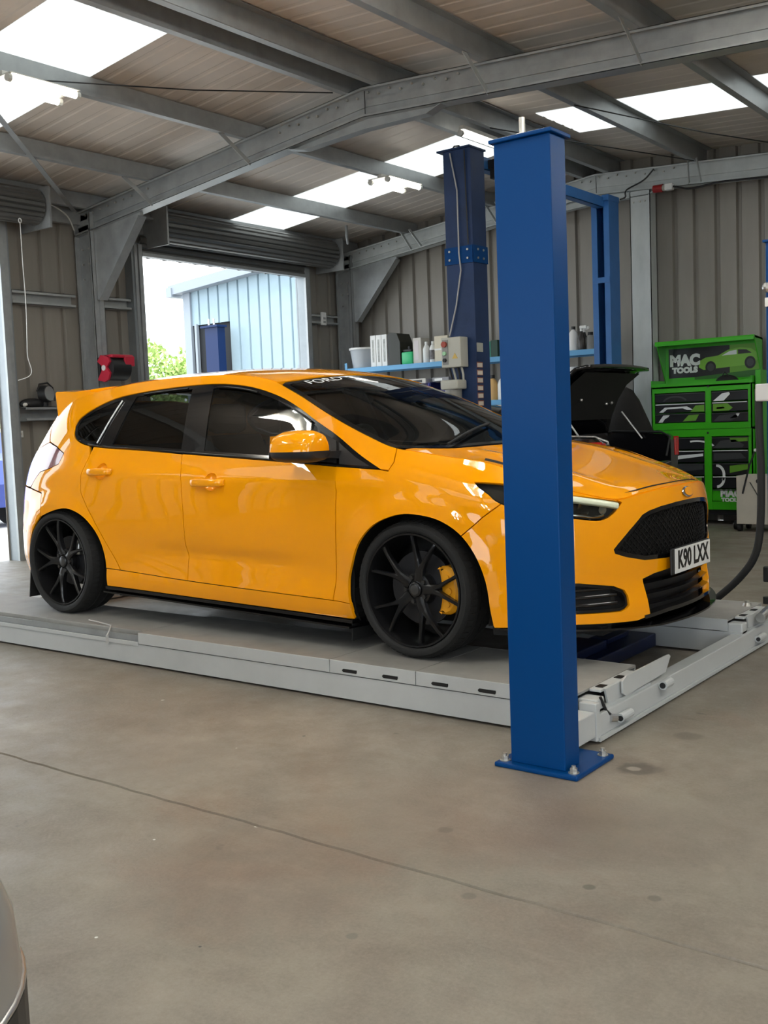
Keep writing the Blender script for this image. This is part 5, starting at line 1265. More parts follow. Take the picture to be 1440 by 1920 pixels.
for i, (x, m_, h_) in enumerate(((-6.1, 'a', .4), (-5.5, 'b', .35), (-4.1, 'c', .42))):
    e = empty('storage_crate', (x, 7.58, .951), ['black crate low on the shelf unit left end', 'grey crate low on the shelf unit', 'black crate low on the shelf unit between the columns'][i], 'crate')
    B = MB(); B.box(x-.22, x+.22, 7.43, 7.74, .951, .96); B.box(x-.22, x-.21, 7.43, 7.74, .951, .951+h_*.7); B.box(x+.21, x+.22, 7.43, 7.74, .951, .951+h_*.7); B.box(x-.21, x+.21, 7.43, 7.44, .951, .951+h_*.7); B.box(x-.21, x+.21, 7.73, 7.74, .951, .951+h_*.7); B.build('crate', M_blk if i != 1 else M_grey_pl, e); MB().box(x-.08, x+.08, 7.427, 7.43, 1.1, 1.15).build('handle', M_wht, e)
# ================================================================ GREEN TOOL CHEST
M_green = mat('tool_chest_green', (.045, .40, .012), .30, coat=.4); M_green_d = mat('chest_inner_green', (.02, .17, .012), .45)
tc = empty('tool_chest', (-1.5, 7.95, 0), 'bright green tool chest with open lid and printed drawers', 'tool chest')
FY = 7.70; BY = 8.10
def frame_box(name, x0, x1, z0, z1, bays, fw_=.05):
    """carcass with open drawer bays"""
    B = MB(); B.box(x0, x0+.012, FY, BY, z0, z1); B.box(x1-.012, x1, FY, BY, z0, z1); B.box(x0, x1, BY-.01, BY, z0, z1); B.box(x0, x1, FY+.01, BY, z0, z0+.012); B.box(x0, x1, FY+.01, BY, z1-.012, z1)
    xs_ = [x0]+[q for b in bays for q in b[:2]]+[x1]
    for a, b in zip(xs_[0::2], xs_[1::2]): B.box(a, b, FY, FY+.015, z0, z1)
    zb0, zb1 = bays[0][2:]
    for a, b, c0, c1 in bays: B.box(a, b, FY, FY+.015, z0, c0); B.box(a, b, FY, FY+.015, c1, z1)
    return B.build(name, M_green, tc)
upper = frame_box('top_chest', -2.12, -.97, 1.075, 1.565, [(-2.08, -1.485, 1.15, 1.495), (-1.42, -1.01, 1.14, 1.495)])
lower = frame_box('roller_cabinet', -2.02, -.965, .17, 1.07, [(-1.97, -1.50, .26, .99), (-1.42, -1.01, .26, .99)])
for i in range(len(upper.data.vertices)): pass
MB().box(-2.12, -2.105, FY, BY, 1.565, 1.64).build('tray_side', M_green, upper); MB().box(-.985, -.97, FY, BY, 1.565, 1.64).build('tray_side', M_green, upper); MB().box(-2.105, -.985, FY, FY+.012, 1.545, 1.60).build('tray_lip', M_green, upper); MB().box(-2.105, -.985, FY+.012, BY-.01, 1.50, 1.51).build('tray_floor', M_green_d, upper)
MB().box(-.955, -.90, FY+.08, BY, .17, 1.70).build('side_locker', M_green, tc)
for x in (-1.93, -1.1):
    for y in (FY+.08, BY-.08):
        MB().cyl((x-.02, y, .055), (x+.02, y, .055), .055, n=16).build('castor', M_rub, tc, smooth=40)
MB().box(-2.0, -.98, FY+.03, BY, .11, .17).build('plinth', M_blk, tc)
M_drw = mat('black_drawer', (.014, .015, .017), .32, coat=.3); M_prw = mat('print_white', (.75, .78, .78), .4); M_prg = mat('print_green', (.13, .33, .03), .4); M_prd = mat('print_graphite', (.05, .053, .056), .35)
def drawers(par, x0, x1, z0, z1, n, gr=None):
    out = []; h_ = (z1-z0)/n
    for i in range(n):
        a, b = z0+i*h_+.006, z0+(i+1)*h_-.006
        d = MB().box(x0+.004, x1-.004, FY+.004, FY+.05, a, b-.006, .003).build('drawer', M_drw if not gr or i not in gr else M_green, par)
        MB().box(x0+.012, x1-.012, FY-.006, FY+.004, b-.016, b-.006, .002).build('drawer_pull', M_prw if i % 2 else M_prd, d)
        out.append((d, a, b))
    return out
def art(par, poly, m, y=None, nm='printed_shape', y0=None):
    yy_ = FY+.0035 if y0 is None else y0
    return MB().prism(poly, 'y', yy_-.0012, yy_+.0002).build(nm, m, par)
def arc_band(cx, cz, rx, rz, a0, a1, wd, n=10):
    o = [(cx+rx*math.cos(a), cz+rz*math.sin(a)) for a in np.linspace(a0, a1, n)]; i_ = [(cx+(rx-wd)*math.cos(a), cz+(rz-wd)*math.sin(a)) for a in np.linspace(a1, a0, n)]; return o+i_
dl = drawers(upper, -2.08, -1.485, 1.15, 1.495, 3); dr = drawers(upper, -1.42, -1.01, 1.14, 1.495, 3)
art(dl[0][0], [(-2.04, 1.16), (-1.98, 1.24), (-1.9, 1.245), (-1.92, 1.22), (-1.96, 1.20), (-1.99, 1.16)], M_prw); art(dl[0][0], [(-1.75, 1.165), (-1.68, 1.235), (-1.56, 1.24), (-1.6, 1.17)], M_prg)
art(dl[1][0], [(-2.03, 1.275), (-1.96, 1.33), (-1.7, 1.335), (-1.62, 1.29), (-1.7, 1.295), (-1.75, 1.315), (-1.93, 1.31), (-1.98, 1.275)], M_prw); art(dl[1][0], [(-1.66, 1.27), (-1.6, 1.34), (-1.5, 1.345), (-1.5, 1.27)], M_prg)
art(dl[2][0], arc_band(-1.84, 1.36, .16, .10, .5, 2.7, .02), M_prd); 
art(dr[0][0], [(-1.40, 1.155), (-1.33, 1.22), (-1.15, 1.235), (-1.12, 1.20), (-1.20, 1.16)], M_prd); art(dr[0][0], [(-1.22, 1.18), (-1.14, 1.235), (-1.10, 1.24), (-1.13, 1.19)], M_prw)
art(dr[1][0], [(-1.40, 1.27), (-1.40, 1.345), (-1.24, 1.35), (-1.18, 1.30), (-1.22, 1.27)], M_prg); art(dr[1][0], [(-1.36, 1.29), (-1.36, 1.31), (-1.28, 1.315), (-1.27, 1.295)], M_prw)
art(dr[2][0], [(-1.40, 1.38), (-1.30, 1.46), (-1.22, 1.475), (-1.21, 1.45), (-1.28, 1.38)], M_prw)
ll = drawers(lower, -1.97, -1.50, .26, .99, 5, gr=(0,)); lr = drawers(lower, -1.42, -1.01, .26, .99, 5, gr=(0,))
MB().box(-1.50, -1.42, FY-.006, FY, .17, .86).build('centre_stile', M_green, lower)
art(ll[3][0], [(-1.95, .72), (-1.80, .78), (-1.52, .80), (-1.52, .77), (-1.78, .74)], M_prw); art(ll[2][0], [(-1.95, .58), (-1.52, .62), (-1.52, .68), (-1.85, .68)], M_prd); art(ll[1][0], [(-1.95, .43), (-1.7, .42), (-1.54, .47), (-1.54, .53), (-1.9, .52)], M_prg)
art(ll[4][0], arc_band(-1.60, .86, .22, .09, .3, 1.9, .02), M_prw)
art(lr[4][0], [(-1.40, .86), (-1.32, .94), (-1.16, .95), (-1.06, .89), (-1.08, .86)], M_prd); art(lr[4][0], [(-1.20, .92), (-1.02, .93), (-1.02, .97), (-1.22, .97)], M_prg)
art(lr[3][0], [(-1.40, .72), (-1.40, .80), (-1.10, .80), (-1.04, .74)], M_prd); art(lr[2][0], arc_band(-1.37, .56, .10, .12, -.6, 1.6, .03), M_prw); art(lr[1][0], arc_band(-1.37, .52, .10, .11, -1.5, .2, .03), M_prw); art(lr[2][0], [(-1.22, .58), (-1.02, .62), (-1.02, .68), (-1.22, .66)], M_prg)
textmesh('logo_text', 'MAC', .105, M_prw, lr[0][0], frame_mw((-1.215, FY+.0025, .350), (1, 0, 0), (0, 0, 1)), .0006, .006, 1.0)
textmesh('logo_text', 'TOOLS', .06, M_prw, lr[0][0], frame_mw((-1.215, FY+.0025, .278), (1, 0, 0), (0, 0, 1)), .0006, .004, 1.05)
for x, z in ((-1.45, 1.545), (-1.46, 1.03)): MB().cyl((x, FY-.006, z), (x, FY, z), .012, n=12).build('lock', M_blk, upper)
# lid standing open at the back
lid = MB().box(-2.105, -.975, BY-.012, BY, 1.60, 2.06).build('lid', M_green, tc)
LB = MB(); LB.prism([(BY, 2.06), (BY-.30, 2.085), (BY-.31, 2.07), (BY-.31, 2.035), (BY-.295, 2.035), (BY-.295, 2.06), (BY, 2.04)], 'x', -2.105, -.975); LB.build('lid_hood', M_green, lid)
for x in (-2.105, -.985): MB().prism([(BY, 1.60), (BY, 2.06), (BY-.27, 2.08), (BY-.25, 2.02), (BY-.04, 1.66)], 'x', x, x+.01).build('lid_side', M_green, lid)
LY = BY-.0125
art(lid, [(-2.06, 1.67), (-1.34, 1.67), (-1.34, 2.01), (-2.06, 2.01)], M_drw, nm='poster', y0=LY)
art(lid, [(-1.34, 1.67), (-1.0, 1.67), (-1.0, 2.01), (-1.34, 2.01)], M_prg, nm='poster', y0=LY)
art(lid, [(-1.75, 1.67), (-1.0, 1.72), (-1.0, 1.64), (-1.75, 1.64)], mat('print_dark_green', (.03, .14, .02), .4), nm='poster', y0=LY-.0006)
LY -= .0018
M_carg = mat('print_lime', (.20, .46, .05), .35)
art(lid, [(-1.70, 1.78), (-1.69, 1.85), (-1.62, 1.885), (-1.47, 1.90), (-1.36, 1.955), (-1.22, 1.975), (-1.10, 1.955), (-1.04, 1.91), (-1.03, 1.83), (-1.06, 1.78), (-1.30, 1.765), (-1.50, 1.755), (-1.64, 1.745)], M_carg, nm='poster_car', y0=LY)
LY -= .0014
art(lid, [(-1.43, 1.895), (-1.34, 1.94), (-1.26, 1.95), (-1.26, 1.90)], M_prw, nm='poster_window', y0=LY); art(lid, [(-1.245, 1.90), (-1.245, 1.952), (-1.15, 1.945), (-1.09, 1.905)], M_drw, nm='poster_window', y0=LY)
for cx, cz in ((-1.56, 1.772), (-1.11, 1.80)):
    art(lid, [(cx+.062*math.cos(a), cz+.07*math.sin(a)) for a in np.linspace(0, 2*PI, 20, endpoint=False)], M_drw, nm='poster_wheel', y0=LY); art(lid, [(cx+.04*math.cos(a), cz+.045*math.sin(a)) for a in np.linspace(0, 2*PI, 16, endpoint=False)], M_prd, nm='poster_hub', y0=LY-.0012)
textmesh('logo_text', 'MAC', .165, M_prw, lid, frame_mw((-1.865, LY-.001, 1.865), (1, 0, 0), (0, 0, 1)), .0008, .012, 1.0)
textmesh('logo_text', 'TOOLS', .085, M_prw, lid, frame_mw((-1.865, LY-.001, 1.755), (1, 0, 0), (0, 0, 1)), .0008, .007, 1.1)
e = empty('shoulder_bag', (-1.28, 7.86, 1.51), 'black soft bag lying in the open chest tray', 'bag'); B = MB(); B.sphere((-1.30, 7.88, 1.58), .12, 16, 10, (1.1, .9, .75)); B.v = [(q[0], q[1], max(q[2], 1.5105)) for q in B.v]; B.build('bag', M_rub, e, smooth=60); MB().tube([(-1.40, 7.88, 1.57), (-1.30, 7.8, 1.70), (-1.2, 7.88, 1.57)], .008, 6).build('strap', M_blk, e)
e = empty('torch', (-1.98, 7.8, 1.53), 'small bright torch lying in the chest tray', 'torch'); MB().cyl((-2.05, 7.80, 1.537), (-1.92, 7.80, 1.537), .020, n=14).build('barrel', M_steel, e, smooth=40); MB().cyl((-1.92, 7.80, 1.535), (-1.90, 7.80, 1.535), .026, n=14).build('head', M_chrome, e, smooth=40)
# cream equipment trolley
tr = empty('equipment_trolley', (-.7, 7.2, 0), 'cream boxed trolley on castors in front of the chest', 'trolley')
M_cream = mat('cream_panel', (.55, .52, .45), .5, noise=.06)
MB().box(-.945, -.40, 7.10, 7.45, .08, .585, .006).build('cabinet', M_cream, tr)
for x in (-.92, -.44):
    for y in (7.14, 7.41): MB().cyl((x-.018, y, .042), (x+.018, y, .042), .042, n=16).build('castor', M_rub, tr, smooth=40)
MB().tube([(-.875, 7.09, .40), (-.80, 7.09, .70), (-.745, 7.09, .84)], .010, 8).build('lever', M_blk, tr); MB().sphere((-.74, 7.09, .85), .018, 10, 8).build('lever_knob', M_wht, tr)
MB().cyl((-.71, 7.08, .53), (-.71, 7.10, .53), .025, n=14).build('dial', M_blk, tr); MB().tube([(-.80, 7.095, .52), (-.74, 7.09, .42), (-.66, 7.09, .25)], .005, 6).build('lead', M_blk, tr)
e = empty('bottle_jack', (-.97, 7.3, 0), 'small black trolley wheel unit left of the cream trolley', 'jack'); MB().cyl((-1.03, 7.3, .05), (-.985, 7.3, .05), .05, n=16).build('wheel', M_rub, e, smooth=40); MB().cyl((-1.045, 7.3, .05), (-1.03, 7.3, .05), .02, n=12).build('axle_cap', M_wht, e)
# draped black cover
e = empty('draped_cover', (-2.02, 6.75, 0), 'dull black cover draped over equipment between open boot and green chest', 'cover')
B = MB(); prof = [(0, .50, .20), (.5, .47, .20), (.75, .43, .19), (1.0, .34, .18), (1.2, .25, .16), (1.42, .14, .12), (1.53, .06, .07), (1.56, .005, .005)]
B.grid([[(-1.99+(a*(1+.04*math.sin(5*t+z*3)))*math.cos(t), 6.735+b*math.sin(t)*.98, z) for t in np.linspace(0, 2*PI, 33)] for z, a, b in prof]); B.build('fabric', mat('black_fabric', (.012, .011, .010), .9, bump=.3, bscale=40), e, smooth=60)
# ================================================================ BLACK CAR with raised boot lid
bc = empty('black_saloon', (-3.5, 5.62, 0), 'black saloon with its boot lid up between the blue columns', 'car')
M_bk = mat('black_car_paint', (.006, .006, .008), .15, coat=1.0)
YM = 5.62
def loft(sections, name, m, parent, smooth=40, cap=True):
    B = MB(); B.grid(sections); n = len(sections[0])
    if cap: B.add(sections[0], [tuple(range(n))]); B.add(sections[-1], [tuple(range(n))[::-1]])
    return B.build(name, m, parent, smooth=smooth)
def sec(x, hw, z0, z1, hw2=None):
    hw2 = hw if hw2 is None else hw2
    return [(x, YM-hw*.9, z0), (x, YM-hw, z0+.15), (x, YM-hw, z1-.25), (x, YM-hw2*.98, z1-.06), (x, YM-hw2*.9, z1), (x, YM+hw2*.9, z1), (x, YM+hw2*.98, z1-.06), (x, YM+hw, z1-.25), (x, YM+hw, z0+.15), (x, YM+hw*.9, z0)]
loft([sec(-5.78, .60, .32, .62), sec(-5.65, .78, .25, .72), sec(-5.3, .86, .2, .84), sec(-4.6, .88, .2, .93), sec(-3.9, .88, .2, .96), sec(-2.9, .88, .2, .98), sec(-2.02, .87, .2, .99)], 'body', M_bk, bc)
# rear tub: floor, two quarter sides and back panel leave the boot open
MB().box(-2.02, -1.36, YM-.80, YM+.80, .20, .42).build('boot_floor', M_rub, bc)
for sd in (-1, 1):
    y0, y1 = sorted((YM+sd*.88, YM+sd*.70))
    B = MB(); B.prism([(-2.02, .2), (-1.40, .24), (-1.33, .40), (-1.335, 1.0), (-1.42, 1.06), (-2.02, 1.09)], 'y', y0, y1); q = B.build('rear_quarter', M_bk, bc)
    MB().box(-1.345, -1.325, min(YM+sd*.87, YM+sd*.80), max(YM+sd*.87, YM+sd*.80), .84, 1.02, .006).build('tail_lamp', mat('red_lens', (.55, .01, .01), .12, coat=.8), bc)
    MB().box(-1.50, -1.325, min(YM+sd*.875, YM+sd*.885), max(YM+sd*.875, YM+sd*.888), .84, 1.03).build('tail_lamp_side', mat('red_lens', (.45, .01, .01), .12), bc)
    MB().tube([(-1.35, YM+sd*.62, .84), (-1.35, YM+sd*.72, 1.03), (-1.45, YM+sd*.76, 1.075), (-2.0, YM+sd*.76, 1.10)], .012, 8).build('boot_seal', M_steel if sd < 0 else M_matt, bc, smooth=60)
    MB().tube([(-1.62, YM+sd*.66, 1.02), (-1.83, YM+sd*.64, 1.30)], .009, 8).build('gas_strut', M_steel, bc)
MB().box(-1.40, -1.33, YM-.72, YM+.72, .30, .80, .02).build('rear_panel', M_bk, bc, smooth=40)
MB().box(-1.42, -1.26, YM-.84, YM+.84, .26, .58, .05).build('rear_bumper', M_bk, bc, smooth=40)
# cabin
def csec(x, hw, z0, hw2, z1): return [(x, YM-hw, z0), (x, YM-hw2, z1-.04), (x, YM-hw2*.85, z1), (x, YM+hw2*.85, z1), (x, YM+hw2, z1-.04), (x, YM+hw, z0)]
loft([csec(-4.45, .78, .93, .74, .97), csec(-3.85, .79, .94, .62, 1.33), csec(-3.4, .79, .95, .60, 1.41), csec(-2.9, .79, .96, .60, 1.40), csec(-2.5, .79, .97, .61, 1.31), csec(-2.02, .76, .99, .70, 1.09)], 'cabin_glass', M_blk_gloss, bc)
loft([csec(-3.80, .66, 1.32, .60, 1.355), csec(-3.4, .64, 1.38, .58, 1.43), csec(-2.9, .64, 1.37, .58, 1.42), csec(-2.55, .65, 1.29, .60, 1.335)], 'roof', M_bk, bc)
# raised boot lid: curved skin and ribbed inner panel
lidc = [(-2.02, 1.09), (-1.98, 1.26), (-1.90, 1.45), (-1.80, 1.60), (-1.66, 1.70), (-1.55, 1.715)]
rows = []
for w_ in np.linspace(-.70, .70, 13):
    rows.append([(x+.03*(1-(w_/.7)**2)*(z-1.0), YM+w_*(1-.12*max(0, (1.3-z))), z+.05*(1-(w_/.7)**2)*max(0, z-1.3)) for x, z in lidc])
B = MB(); B.grid(rows); bl = B.build('boot_lid', M_bk, bc, smooth=60)
sol = bl.modifiers.new('thickness', 'SOLIDIFY'); sol.thickness = .03; sol.offset = 0
B = MB(); rows = []
for w_ in np.linspace(-.60, .60, 11): rows.append([(x+.045+.03*(1-(w_/.7)**2)*(z-1.0), YM+w_, z-.03) for x, z in lidc[1:-1]])
B.grid(rows); il = B.build('lid_lining', M_rub, bl, smooth=60)
for y_, z_ in ((YM-.32, 1.42), (YM+.22, 1.38), (YM+.34, 1.39)): MB().sphere((-1.80, y_, z_), .018, 10, 8).build('lid_catch', M_steel, bl)
for hx in (-5.0, -2.35):
    for sd in (-1, 1):
        c_ = (hx, YM+sd*.80, .31); ax = 'y'
        B = MB(); B.lathe([(.19, -.10), (.27, -.11), (.31, -.08), (.31, .08), (.27, .11), (.19, .10)], c_, 'y', 32); q = B.build('wheel', M_tyre, bc, smooth=40); MB().lathe([(1e-4, .05*sd), (.19, .07*sd), (.20, .10*sd)], c_, 'y', 24).build('wheel_disc', M_steel, q, smooth=40)
# ================================================================ SILVER CAR NOSE beside the camera
sc_ = empty('silver_car', (0, 0, 0), 'silver car nose cut off at the lower left picture corner', 'car')
M_sil = mat('silver_paint', (.36, .36, .35), .28, .6, coat=1.0)
YS = -3.72
SPR_ = [(.17, .07), (.22, .03), (.32, .0), (.42, .0), (.50, .006), (.56, .025), (.61, .075), (.65, .18), (.68, .33), (.71, .5), (.74, .62)]
def splan(o, z):
    """closed plan outline with round nose corners"""
    r = .55-o*.3; xf = 1.50-o; hw = .92-o; P = []
    for sg in (1, -1):
        arc = [(xf-r+r*max(0, math.cos(a))**.8, YS+sg*(hw-r+r*max(0, math.sin(a))**.8), z) for a in np.linspace(0, PI/2, 16)]
        P += arc[::-1] if sg > 0 else arc
    return [(-2.6, YS+hw*.97, z)]+P+[(-2.6, YS-hw*.97, z)]
rows = [splan(o, z) for z, o in SPR_]
B = MB(); B.grid([q+[q[0]] for q in rows]); B.add(rows[0], [tuple(range(len(rows[0])))]); B.add(rows[-1], [tuple(range(len(rows[0])))[::-1]]); B.build('body', M_sil, sc_, smooth=50)
B = MB(); ps = splan(-.006, .30); i0, i1 = 6, 15
B.grid([[(x, y, z) for x, y, _ in splan(-.004, .3)[6:14]] for z in (.27, .33, .40)]); B.build('side_intake', M_blk, sc_)
MB().tube([(x, y, .405) for x, y, _ in splan(-.001, .4)[4:16]], .005, 6).build('chrome_trim', M_steel, sc_, smooth=60)
loft([[(x, YS-w0, z0), (x, YS-w1, z1), (x, YS+w1, z1), (x, YS+w0, z0)] for x, w0, z0, w1, z1 in ((.05, .55, .72, .50, .76), (-.7, .70, .73, .56, 1.26), (-1.3, .74, .73, .58, 1.36), (-2.0, .74, .73, .58, 1.30), (-2.55, .70, .73, .66, .85))], 'cabin', M_blk_gloss, sc_, 30)
for hx in (.55, -1.95):
    for sd in (-1, 1):
        c_ = (hx, YS+sd*.80, .31); B = MB(); B.lathe([(.2, -.1), (.28, -.11), (.31, -.08), (.31, .08), (.28, .11), (.2, .1)], c_, 'y', 32); q = B.build('wheel', M_tyre, sc_, smooth=40); MB().lathe([(1e-4, .05*sd), (.2, .07*sd), (.21, .1*sd)], c_, 'y', 24).build('wheel_disc', M_steel, q, smooth=40)
# ================================================================ SMALL THINGS on the walls
hr = empty('hose_reel', (-6.55, 3.55, 1.98), 'red and black hose reel on the portal column', 'hose reel')
M_red = mat('red_plastic', (.50, .022, .05), .35)
MB().box(-6.62, -6.58, 3.38, 3.52, 1.86, 2.10, .006).build('wall_bracket', M_blk, hr)
MB().cyl((-6.50, 3.40, 1.985), (-6.50, 3.64, 1.985), .135, n=28).build('drum', M_blk, hr, smooth=40)
B = MB(); B.prism([(-6.62, 1.86), (-6.5, 1.835), (-6.44, 1.86), (-6.41, 1.93), (-6.46, 1.99), (-6.40, 2.05), (-6.43, 2.10), (-6.55, 2.125), (-6.61, 2.06), (-6.53, 2.0), (-6.55, 1.95)], 'y', 3.375, 3.40); B.build('side_cheek', M_red, hr)
MB().box(-6.60, -6.38, 3.40, 3.68, 2.09, 2.125, .01).build('top_cover', M_red, hr); MB().box(-6.40, -6.37, 3.56, 3.69, 2.0, 2.11, .008).build('hose_guide', M_red, hr); MB().cyl((-6.5, 3.365, 1.985), (-6.5, 3.375, 1.985), .03, n=16).build('hub_cap', M_wht, hr)
hr.location = (-6.51, 3.55, 1.98)
wl = empty('work_lamp', (-6.84, 2.76, 1.59), 'black work lamp with a silver lens standing on the wall rail', 'lamp')
ZL = 1.5905
B = MB(); B.sphere((-6.82, 2.70, ZL+.03), .11, 16, 10, (.6, 1.3, .55)); B.v = [(q[0], q[1], max(q[2], ZL)) for q in B.v]; B.build('lamp_base', M_blk, wl, smooth=60)
MB().cyl((-6.84, 2.86, ZL+.13), (-6.77, 2.885, ZL+.135), .10, .085, 22).build('lamp_head', M_blk, wl, smooth=40); MB().cyl((-6.775, 2.885, ZL+.135), (-6.763, 2.889, ZL+.136), .078, n=22).build('lens', mat('lamp_lens_grey', (.35, .36, .36), .2, .4), wl, smooth=40)
MB().tube([(-6.81, 2.77, ZL+.16), (-6.81, 2.80, ZL+.235), (-6.81, 2.90, ZL+.25), (-6.81, 2.96, ZL+.20), (-6.81, 2.98, ZL+.06)], .010, 8).build('handle', M_blk, wl, smooth=60); MB().cyl((-6.83, 2.86, ZL+.0), (-6.83, 2.86, ZL+.06), .04, n=14).build('stand', M_blk, wl)
tag(MB().sphere((-6.80, 2.60, ZL+.0225), .05, 14, 8, (.9, .5, .45)).build('cleaning_rag', mat('pale_rag', (.6, .58, .52), .9)), 'pale folded rag lying beside the work lamp', 'rag')
pc = empty('pull_cord', (-6.45, 2.47, 2.7), 'thin white cord hanging from the shutter roll', 'cord')
MB().tube(cr([(-6.45, 2.455, 3.40), (-6.45, 2.455, 3.0), (-6.45, 2.46, 2.6), (-6.45, 2.445, 2.25), (-6.45, 2.44, 2.08), (-6.45, 2.475, 1.94), (-6.46, 2.44, 1.88), (-6.52, 2.36, 1.845)], 5), .004, 6).build('cord', M_wht, pc); MB().tube([(-6.45, 2.455+.016*math.cos(a), 3.42+.022*math.sin(a)) for a in np.linspace(0, 2*PI, 14, endpoint=False)], .005, 6, closed=True).build('ring', M_wht, pc)
sw = empty('light_switch', (XA+.02, 2.61, 1.31), 'small white switch on the wall below the work lamp', 'switch'); MB().box(XA+.0, XA+.03, 2.575, 2.645, 1.275, 1.345, .005).build('plate', M_wht, sw); MB().box(XA+.03, XA+.036, 2.595, 2.625, 1.30, 1.32).build('rocker', M_paper, sw)
so = empty('wall_socket', (XA+.11, 7.48, 2.78), 'white double socket on the far corner rail', 'socket'); MB().box(XA+.096, XA+.13, 7.435, 7.525, 2.68, 2.86, .006).build('plate', M_wht, so)
for z in (2.725, 2.775): MB().box(XA+.13, XA+.132, 7.455, 7.505, z-.015, z+.015).build('outlet', mat('outlet_grey', (.3, .3, .3), .5), so)
rp = empty('power_coupler', (-2.0, 7.8, 3.81), 'red and white power coupler on the pale rafter', 'plug'); MB().cyl((-2.09, 7.80, 3.815), (-1.98, 7.80, 3.81), .042, .045, 14).build('red_body', mat('coupler_red', (.28, .012, .012), .45), rp, smooth=40); MB().cyl((-1.98, 7.80, 3.81), (-1.95, 7.80, 3.81), .035, n=14).build('collar', M_grey_pl, rp); MB().box(-1.95, -1.86, 7.765, 7.835, 3.775, 3.845, .006).build('white_body', M_wht, rp)
MB().tube(cr([(-1.86, 7.80, 3.81), (-1.78, 7.80, 3.785), (-1.65, 7.82, 3.755), (-1.3, 7.82, 3.77), (-.6, 7.83, 3.72)], 5), .010, 6).build('cable', M_blk, rp)
tag(MB().tube(cr([(-2.235, 7.22, 3.64), (-2.30, 7.5, 3.72), (-2.42, 7.80, 3.86), (-2.22, 7.82, 3.94), (-2.10, 7.84, 4.05)], 6), .009, 6).build('supply_cable', M_blk), 'black cable rising from the open blue column to the roof', 'cable')
tag(MB().tube([(-6.15, 7.22, rtop(-6.15)+.16), (-6.15, 7.22, 3.78), (-6.2, 7.30, 3.70)], .018, 10).build('conduit_pipe', M_galv), 'thin grey pipe dropping from the roof near the far corner', 'pipe')
tag(MB().tube(cr([(-6.72, 3.30, 3.46), (-6.74, 3.22, 3.62), (-6.76, 3.0, 3.72), (-6.8, 2.85, 3.74)], 6), .009, 6).build('wall_cable', mat('cable_pale', (.4, .4, .38), .5)), 'pale cable looping above the portal column', 'cable')
# exhaust hose hanging by the far lift post
eh = empty('extraction_hose', (.8, 2.3, .8), 'black hose hanging beside the far lift post', 'hose')
path = cr([(.825, 2.31, 1.38), (.83, 2.305, 1.17), (.84, 2.30, .86), (.83, 2.30, .56), (.79, 2.31, .40), (.70, 2.32, .275), (.585, 2.33, .165), (.52, 2.33, .115)], 6)
MB().tube(path, .022, 12).build('hose', M_rub, eh, smooth=60); MB().box(.815, .90, 2.28, 2.34, 1.31, 1.41, .008).build('hose_bracket', mat('pale_grey_plastic', (.55, .55, .55), .4), eh)
MB().box(.835, .87, 2.33, 2.36, .26, .35, .006).build('lower_clip', M_blk, eh); MB().cyl((.85, 2.345, .13), (.85, 2.345, .17), .02, n=10).build('end_fitting', M_blk, eh)
# ================================================================ OUTSIDE the shutter doorway
ob = empty('neighbour_building', (-11.5, 11.5, 0), 'pale blue ribbed steel building outside the doorway', 'building')
M_ob = mat('pale_blue_cladding', (.235, .315, .36), .5, noise=.04); M_obt = mat('pale_grey_trim', (.22, .25, .285), .5)
YG = 11.0; XL = -13.55
def gz(x): return 4.12+.075*(x-XL)
k = 0; x = XL+.18
while x < -7.4:
    a, b = x, min(x+1.12, -7.4)
    pr = []
    t = a
    while t < b-.02:
        pr += [(t, 0), (min(t+.21, b), 0), (min(t+.225, b), -.045), (min(t+.245, b), -.045), (min(t+.26, b), 0)]; t += .28
    pr.append((b, 0)); pr = [q for i, q in enumerate(pr) if i == 0 or q[0] > pr[i-1][0]+1e-5]
    has_door = False
    z0 = 0
    B = MB()
    for (t0, d0), (t1, d1) in zip(pr[:-1], pr[1:]):
        z0 = 3.42 if (t1 > -13.22 and t0 < -12.30) else -.06
        B.add([(t0, YG-d0, z0), (t1, YG-d1, z0), (t1, YG-d1, gz(t1)), (t0, YG-d0, gz(t0))], [(0, 1, 2, 3)])
    B.build('cladding_sheet', M_ob, ob); x += 1.12
MB().box(XL, XL+.2, YG-.05, YG+.02, -.06, gz(XL)).build('corner_flashing', M_obt, ob)
B = MB(); B.prism([(XL-.25, gz(XL)-.06), (-7.2, gz(-7.2)-.02), (-7.2, gz(-7.2)+.20), (XL-.25, gz(XL)+.13)], 'y', YG-.22, YG+.05); B.build('verge', M_obt, ob)
MB().prism([(XL-.28, gz(XL)-.1), (XL-.12, gz(XL)-.1), (XL-.12, gz(XL)+.08), (XL-.28, gz(XL)+.10)], 'y', YG-.25, YG+2.0).build('gutter_end', M_obt, ob)
MB().box(XL, -7.4, YG+.06, YG+.12, -.06, 3.8).build('inner_lining', mat('dark_doorway', (.01, .012, .015), .8), ob)
MB().box(-13.26, -13.20, YG-.04, YG+.03, -.06, 3.44).build('door_post', M_obt, ob)
MB().box(-10.5, -7.4, YG-.036, YG-.03, 2.36, 2.44).build('drip_trim', M_obt, ob)
bp = empty('yard_post', (-12.55, 10.75, 0), 'dark blue steel post outside in front of the pale building', 'post')
M_yp = mat('yard_post_navy', (.001, .012, .060), .4, spec=.3)
MB().box(-12.52, -12.17, 10.55, 10.75, -.06, 3.28).build('column', M_yp, bp); MB().box(-12.60, -12.13, 10.50, 10.77, 3.28, 3.32).build('head_plate', M_yp, bp)
for x in (-12.50, -12.36): MB().cyl((x, 10.65, 3.32), (x, 10.65, 3.46), .02, n=8).build('stud', M_bolt, bp)
MB().box(-12.60, -12.1, 10.48, 10.77, -.06, -.02).build('base_plate', M_yp, bp)
